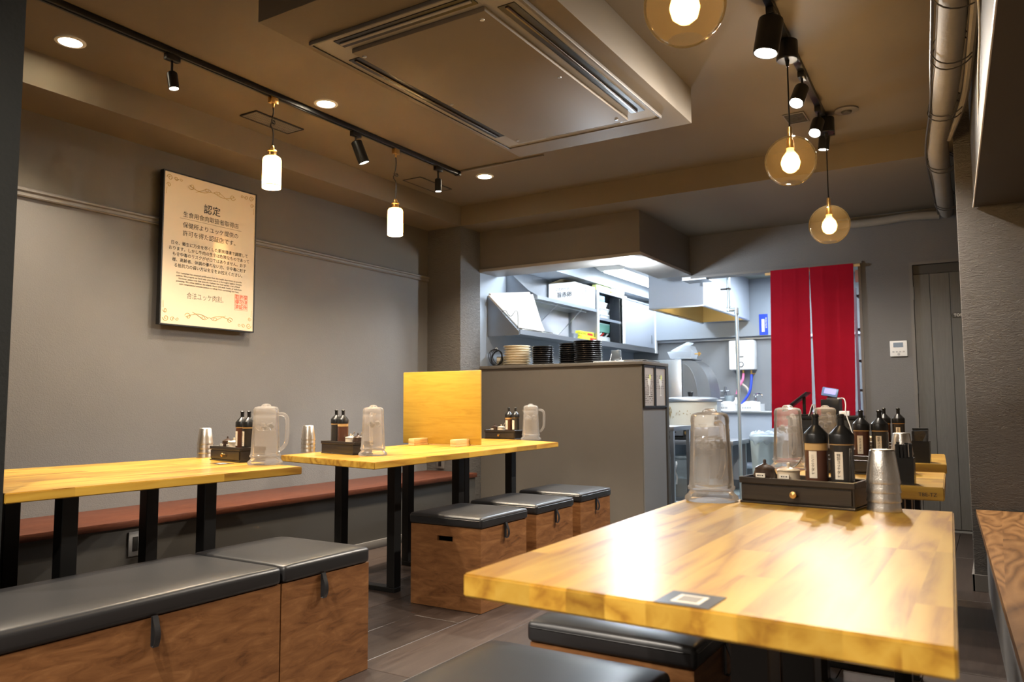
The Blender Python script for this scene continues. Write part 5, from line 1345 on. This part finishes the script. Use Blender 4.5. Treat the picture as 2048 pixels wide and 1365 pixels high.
obj('control_unit', MB().box((-0.005, -0.215, 0.020), (0.055, -0.2005, 0.105), 0.003), M_blackp, sb)
obj('control_lever', MB().box((0.010, -0.222, 0.050), (0.040, -0.2155, 0.078), 0.002), M_brass, sb)
obj('vent_louvre', MB().box((-0.19, -0.203, 0.065), (-0.08, -0.2005, 0.075)).box((-0.19, -0.203, 0.085), (-0.08, -0.2005, 0.095)), M_blackp, sb)
rc = thing('rice_cooker', 'large cream gas rice cooker with a scorched side and grey lid', 'rice cooker', (-2.50, 7.32, 0.756))
obj('pot_body', MB().lathe([(0, 0), (0.232, 0), (0.238, 0.006), (0.248, 0.235), (0.244, 0.24), (0, 0.24)], 48), M_cooker, rc)
M_scorch = mat('scorch_stain', (0.34, 0.24, 0.09), 0.5, var=(40, 0.5))
rnd = random.Random(2); scm = MB()
for q in range(34):
    a = -PI / 2 - 0.55 + rnd.gauss(0, 0.07) if q < 20 else -PI / 2 - 0.05 + rnd.gauss(0, 0.18)
    z = rnd.uniform(0.09, 0.20) if q < 20 else rnd.uniform(0.11, 0.16); hh = rnd.uniform(0.006, 0.025) if q < 20 else rnd.uniform(0.003, 0.008); ww = rnd.uniform(0.008, 0.018)
    r_ = 0.2395 + 0.010 * z / 0.235 + 0.002; r2_ = r_ + 0.0006
    scm.add([(r_ * math.cos(a - ww), r_ * math.sin(a - ww), z - hh), (r_ * math.cos(a + ww), r_ * math.sin(a + ww), z - hh * 0.6), (r2_ * math.cos(a + ww * .8), r2_ * math.sin(a + ww * .8), z + hh), (r2_ * math.cos(a - ww * .7), r2_ * math.sin(a - ww * .7), z + hh * 0.8)], [(0, 1, 2, 3)])
obj('scorch_marks', scm, M_scorch, rc)['kind'] = 'stuff'
obj('lid', MB().lathe([(0.0, 0.241), (0.258, 0.241), (0.262, 0.246), (0.262, 0.262), (0.255, 0.272), (0.18, 0.284), (0.0, 0.290)], 48), M_steeld, rc)
obj('lid_knob', MB().lathe([(0.020, 0.288), (0.026, 0.320), (0.028, 0.330), (0.024, 0.336), (0, 0.336)], 20), M_black, rc)
obj('lid_handle', MB().tube([(0.262, -0.02, 0.250), (0.31, -0.03, 0.250), (0.33, 0.0, 0.252), (0.31, 0.03, 0.250), (0.262, 0.02, 0.250)], 0.007, 8, sub=1), M_steel, rc)
obj('side_latch', MB().box((0.235, -0.03, 0.07), (0.262, 0.03, 0.10), 0.003), M_blackp, rc)
tbx = thing('storage_tub', 'clear plastic tub half full of rice under the rice cooker', 'tub', (-2.545, 7.30, 0.1055))
obj('tub_wall', MB().hexa([(-0.15, -0.19, 0), (0.15, -0.19, 0), (0.15, 0.19, 0), (-0.15, 0.19, 0)], [(-0.17, -0.21, 0.36), (0.17, -0.21, 0.36), (0.17, 0.21, 0.36), (-0.17, 0.21, 0.36)]), M_clearp, tbx)
obj('rice', MB().hexa([(-0.145, -0.185, 0.004), (0.145, -0.185, 0.004), (0.145, 0.185, 0.004), (-0.145, 0.185, 0.004)], [(-0.152, -0.192, 0.135), (0.150, -0.192, 0.11), (0.150, 0.190, 0.12), (-0.152, 0.190, 0.14)]), M_rice, tbx)['kind'] = 'stuff'
obj('tub_rim', MB().box((-0.18, -0.22, 0.361), (0.18, 0.22, 0.378), 0.004), M_clearp, tbx)
obj('front_latch', MB().tube([(-0.03, -0.205, 0.33), (-0.02, -0.225, 0.30), (-0.04, -0.225, 0.24), (-0.02, -0.215, 0.20), (-0.03, -0.21, 0.12)], 0.008, 8, sub=1), M_white, tbx)

dm = thing('rice_warmer', 'steel rice machine with a quarter-round hood behind the rice cooker', 'appliance', (-2.93, 8.20, 0))
obj('cabinet_body', MB().box((-0.28, -0.02, 0.0), (0.04, 0.33, 1.455), 0.003), M_steel, dm)
pts = [(0.045, 1.02)] + [(0.045, 1.445)] + [(0.12 + 0.235 * math.sin(a) - 0.0, 1.02 + 0.425 * math.cos(a)) for a in [k_ * (PI / 2) / 14 for k_ in range(15)]]
obj('round_hood', MB().prism(pts, 0.33, 'y', 0.0), M_steeld, dm)
pts2 = [(0.055, 1.03), (0.055, 1.41)] + [(0.055 + 0.155 * math.sin(a), 1.03 + 0.38 * math.cos(a)) for a in [k_ * (PI / 2) / 12 for k_ in range(13)]]
obj('side_window', MB().prism(pts2, 0.006, 'y', -0.007), M_steel, dm)
obj('top_strip', MB().box((0.03, -0.01, 1.456), (0.16, 0.33, 1.472), 0.003), M_steeld, dm)
obj('lower_body', MB().box((0.045, 0.0, 0.0), (0.36, 0.33, 1.015), 0.003), M_steeld, dm)
ctb = thing('clear_container', 'clear plastic container tilted on top of the steel rice machine', 'container', (-2.90, 8.33, 1.474))
obj('tub_wall', MB().hexa([(-0.13, -0.10, 0), (0.10, -0.10, 0), (0.10, 0.10, 0), (-0.13, 0.10, 0)], [(-0.16, -0.12, 0.075), (0.12, -0.12, 0.070), (0.12, 0.12, 0.070), (-0.16, 0.12, 0.075)]), M_bag, ctb)
obj('tilted_lid', MB().hexa([(-0.12, -0.10, 0.078), (0.06, -0.10, 0.158), (0.06, 0.10, 0.158), (-0.12, 0.10, 0.078)], [(-0.125, -0.10, 0.086), (0.07, -0.10, 0.175), (0.07, 0.10, 0.175), (-0.125, 0.10, 0.086)]), M_bag, ctb)
obj('fill_wall', MB().hexa([(-0.05, -0.09, 0.08), (0.115, -0.09, 0.074), (0.115, 0.09, 0.074), (-0.05, 0.09, 0.08)], [(0.03, -0.09, 0.14), (0.09, -0.09, 0.135), (0.09, 0.09, 0.135), (0.03, 0.09, 0.14)]), M_bag, ctb)
obj('brass_tap', MB().cyl((0.12, -0.02, 0.045), (0.19, -0.02, 0.045), 0.008, seg=10).cyl((0.17, -0.02, 0.025), (0.17, -0.02, 0.065), 0.012, seg=10), M_brass, ctb)
# narrow steel table edge beside the counter end
sp_ = thing('prep_table', 'narrow steel prep table edge just inside the kitchen beside the counter', 'table', (0, 0, 0))
obj('worktop', MB().box((-2.66, 6.34, 0.748), (-2.317, 6.80, 0.785), 0.003), M_steeld, sp_)
obj('leg', MB().box((-2.355, 6.35, 0), (-2.325, 6.38, 0.747)), M_steel, sp_); obj('leg', MB().box((-2.355, 6.75, 0), (-2.325, 6.78, 0.747)), M_steel, sp_)
obj('leg', MB().box((-2.64, 6.35, 0), (-2.61, 6.38, 0.747)), M_steel, sp_); obj('leg', MB().box((-2.64, 6.75, 0), (-2.61, 6.78, 0.747)), M_steel, sp_)

bs = thing('blue_sign', 'blue and white notice plate on the kitchen wall left of the curtain', 'sign', (-2.200, 8.999, 1.870))
obj('sign_plate', MB().box((-0.048, -0.006, -0.118), (0.048, 0, 0.118), 0.001, seg=1), M_blue, bs)
obj('name_strip', MB().box((-0.020, -0.0075, -0.085), (0.012, -0.0062, 0.06)), M_paper, bs)
text('食品衛生責任者', 0.019, M_paper, bs, (0.030, -0.0068, 0.015), FRONT, vertical=True, res=1)
kf = thing('wall_fan', 'grey round fan edge on the kitchen wall beside the curtain top', 'fan', (-1.93, 9.05, 2.16))
obj('fan_ring', MB().lathe([(0.13, -0.05), (0.145, -0.05), (0.15, 0), (0.13, 0.0)], 32, Matrix.Rotation(PI / 2, 4, 'X'), close=True), M_steeld, kf)
obj('fan_hub', MB().lathe([(0, 0.05), (0.03, 0.045), (0.04, 0.0), (0, 0)], 20, Matrix.Rotation(PI / 2, 4, 'X')), M_steeld, kf)
for q in range(5):
    a = q * 2 * PI / 5; m_ = Matrix.Rotation(a, 4, 'Y')
    obj('fan_blade', MB().add([m_ @ Vector(v_) for v_ in ((0.03, -0.02, -0.015), (0.125, -0.03, -0.035), (0.125, -0.008, 0.035), (0.03, -0.01, 0.015))], [(0, 1, 2, 3)]), M_steeld, kf)

# shelving seen through the gap right of the curtain
rk = thing('kitchen_rack', 'dark rack of kitchenware seen right of the red curtain', 'rack', (-0.80, 7.62, 0))
for x in (-0.22, 0.20):
    for y in (-0.15, 0.15): obj('post', MB().box((x - 0.01, y - 0.01, 0), (x + 0.01, y + 0.01, 2.0)), M_steeld, rk)
for z in (0.55, 0.80, 1.08, 1.34, 1.62, 1.92): obj('rack_shelf', MB().box((-0.21, -0.14, z), (0.19, 0.14, z + 0.02)), M_dark, rk)
for q, (z, r_, h_) in enumerate(((0.821, 0.05, 0.14), (1.101, 0.06, 0.09), (1.361, 0.055, 0.12), (1.641, 0.045, 0.15))):
    tag(obj('storage_jar', MB().lathe([(0, 0), (r_, 0), (r_, h_), (r_ * 0.8, h_ + 0.01), (0, h_ + 0.012)], 20, Matrix.Translation((-0.93, 7.60, z))), (M_blue if q == 0 else M_clearp if q % 2 else M_steel)), ('blue', 'clear', 'steel', 'tall clear')[q] + ' canister on the rack right of the curtain', 'jar', 'canisters on the rack behind the curtain')
gt = thing('label_tag', 'small pale paper flag hanging at the curtain pole right end', 'tag', (-0.925, 6.90, 2.02))
obj('tag_sheet', MB().box((-0.012, 0, -0.05), (0.016, 0.003, 0.05)), mat('pale_blue_paper', (0.70, 0.76, 0.85), 0.5), gt)

# ------------------------------------------------------------------ red split curtain
nr = thing('noren_curtain', 'crimson split door curtain on a wooden pole', 'curtain', (0, 6.815, 0))
obj('pole', MB().cyl((-1.640, 0, 2.088), (-0.885, 0, 2.098), 0.013, seg=16), M_block, nr)


def curtain(xa, xb, gap, ph, z0a, z0b):
    nx, nz = 34, 60; vs = []; fs = []
    for j in range(nz + 1):
        t = j / nz
        for i in range(nx + 1):
            s_ = i / nx
            z_b = z0a + (z0b - z0a) * s_
            z = 2.113 - (2.113 - z_b) * t
            l = xa + gap[0] * t; r_ = xb + gap[1] * t ** 1.5
            x = l + (r_ - l) * s_
            w_ = 0.008 * (0.25 + t) * math.sin(s_ * 9 + ph) + 0.005 * t * math.sin(s_ * 17 + ph * 2 + t * 3)
            cr = 0.0045 * sum(math.exp(-((t - c_) / 0.007) ** 2) for c_ in (0.20, 0.42, 0.64, 0.85)) + 0.003 * sum(math.exp(-((s_ - c_) / 0.02) ** 2) for c_ in (0.30, 0.66))
            vs.append((x, -0.016 - cr + w_ * min(1, t * 4), z))
    for j in range(nz):
        for i in range(nx):
            a = j * (nx + 1) + i; fs.append((a, a + 1, a + nx + 2, a + nx + 1))
    n = len(vs); vs2 = [(x, y + 0.0018, z) for x, y, z in vs]
    mb = MB().add(vs, fs, True).add(vs2, [f[::-1] for f in fs], True)
    return mb


obj('curtain_panel', curtain(-1.592, -1.278, (-0.028, -0.012), 0.4, 0.765, 0.83), M_noren, nr, ang=180)
obj('curtain_panel', curtain(-1.272, -0.935, (0.010, -0.026), 2.1, 0.83, 0.80), M_noren, nr, ang=180)

# ------------------------------------------------------------------ till counter in front of the curtain
tc_ = thing('till_counter', 'black till cabinet in front of the red curtain', 'cabinet', (-1.13, 6.32, 0))
obj('cabinet_body', MB().box((-0.215, -0.17, 0.0), (0.27, 0.17, 0.86), 0.003), M_black, tc_)
obj('cabinet_top', MB().box((-0.225, -0.18, 0.861), (0.28, 0.18, 0.885), 0.003), M_blackp, tc_)
obj('drawer_front', MB().box((-0.20, -0.178, 0.66), (0.255, -0.171, 0.80), 0.002), M_blackp, tc_)
obj('drawer_front', MB().box((-0.20, -0.178, 0.42), (0.255, -0.171, 0.64), 0.002), M_blackp, tc_)
tb_ = thing('till_tablet', 'black tablet tilted on a stand beside the till', 'tablet', (-1.30, 6.25, 0.886))
m_ = Matrix.Translation((0.0, 0, 0.105)) @ Matrix.Rotation(-0.66, 4, 'Y')
obj('tablet_slab', MB().box((-0.115, -0.08, -0.008), (0.115, 0.08, 0.006), 0.004, mx=m_), M_blackp, tb_)
obj('tablet_screen', MB().box((-0.105, -0.072, 0.0063), (0.105, 0.072, 0.0070), mx=m_), M_steeld, tb_)
obj('stand_arm', MB().box((0.048, -0.012, 0.010), (0.068, 0.012, 0.145), 0.002), M_black, tb_)
obj('stand_foot', MB().box((0.0, -0.05, 0), (0.10, 0.05, 0.010), 0.003), M_black, tb_)
cs_ = thing('price_card', 'small white tent card standing between tablet and till', 'card', (-1.168, 6.20, 0.886))
obj('card_face', MB().hexa([(-0.030, -0.04, 0.001), (-0.026, -0.04, 0.001), (-0.026, 0.04, 0.001), (-0.030, 0.04, 0.001)], [(-0.002, -0.04, 0.085), (0.002, -0.04, 0.085), (0.002, 0.04, 0.085), (-0.002, 0.04, 0.085)]), M_white, cs_)
obj('card_back', MB().hexa([(0.018, -0.04, 0.001), (0.022, -0.04, 0.001), (0.022, 0.04, 0.001), (0.018, 0.04, 0.001)], [(0.003, -0.04, 0.084), (0.006, -0.04, 0.084), (0.006, 0.04, 0.084), (0.003, 0.04, 0.084)]), M_white, cs_)
tl = thing('till_printer', 'black receipt printer box under the customer display', 'printer', (-1.055, 6.30, 0.886))
obj('printer_body', MB().box((-0.065, -0.07, 0.0), (0.065, 0.07, 0.120), 0.004), M_blackp, tl)
obj('display_foot', MB().box((-0.030, -0.02, 0.1205), (0.055, 0.02, 0.135), 0.002), M_steeld, tl)
cd = thing('customer_display', 'small customer display with a lit violet screen on the till', 'display', (-1.060, 6.28, 1.022))
m_ = Matrix.Translation((0, 0, 0.038)) @ Matrix.Rotation(0.18, 4, 'Y') @ Matrix.Rotation(-0.30, 4, 'X')
obj('display_case', MB().box((-0.058, -0.008, -0.034), (0.058, 0.010, 0.034), 0.005, mx=m_), mat('blue_grey_case', (0.12, 0.20, 0.38), 0.35), cd)
obj('display_screen', MB().box((-0.040, -0.0095, -0.016), (0.042, -0.0082, 0.026), mx=m_), M_screen, cd)
obj('display_neck', MB().box((-0.015, -0.008, 0), (0.015, 0.008, 0.012)), M_blackp, cd)
tag(obj('charging_cable', MB().tube([(-1.0, 6.24, 1.01), (-0.95, 6.20, 1.02), (-0.93, 6.14, 0.97), (-0.935, 6.125, 0.91), (-0.90, 6.125, 0.80), (-0.86, 6.125, 0.62)], 0.004, 6, sub=2), M_paper), 'white charging cable looping beside the till printer', 'cable')
pw = thing('charger_block', 'white charger block with plug resting by the till printer', 'charger', (-0.955, 6.23, 0.886))
obj('charger_body', MB().box((-0.035, -0.02, 0), (0.035, 0.02, 0.035), 0.004), M_white, pw)
obj('charger_label', MB().box((-0.02, -0.0212, 0.01), (0.02, -0.0202, 0.025)), M_label, pw)

# intercom panel
ic = thing('intercom_panel', 'white wall control panel with a grey screen left of the toilet door', 'control panel', (-0.632, YB - 0.001, 1.406))
obj('panel_body', MB().box((-0.062, -0.018, -0.062), (0.062, 0, 0.062), 0.004), M_white, ic)
obj('panel_screen', MB().box((-0.037, -0.0195, 0.010), (0.033, -0.0181, 0.048)), M_lcd, ic)
for q in range(4): obj('panel_button', MB().box((-0.045 + q * 0.024, -0.0205, -0.030), (-0.030 + q * 0.024, -0.0181, -0.020), 0.001, seg=1), M_steeld, ic)
obj('round_button', MB().lathe([(0, 0.003), (0.008, 0.003), (0.010, 0), (0, 0)], 16, Matrix.Translation((0.0, -0.018, -0.044)) @ Matrix.Rotation(PI / 2, 4, 'X')), M_steeld, ic)
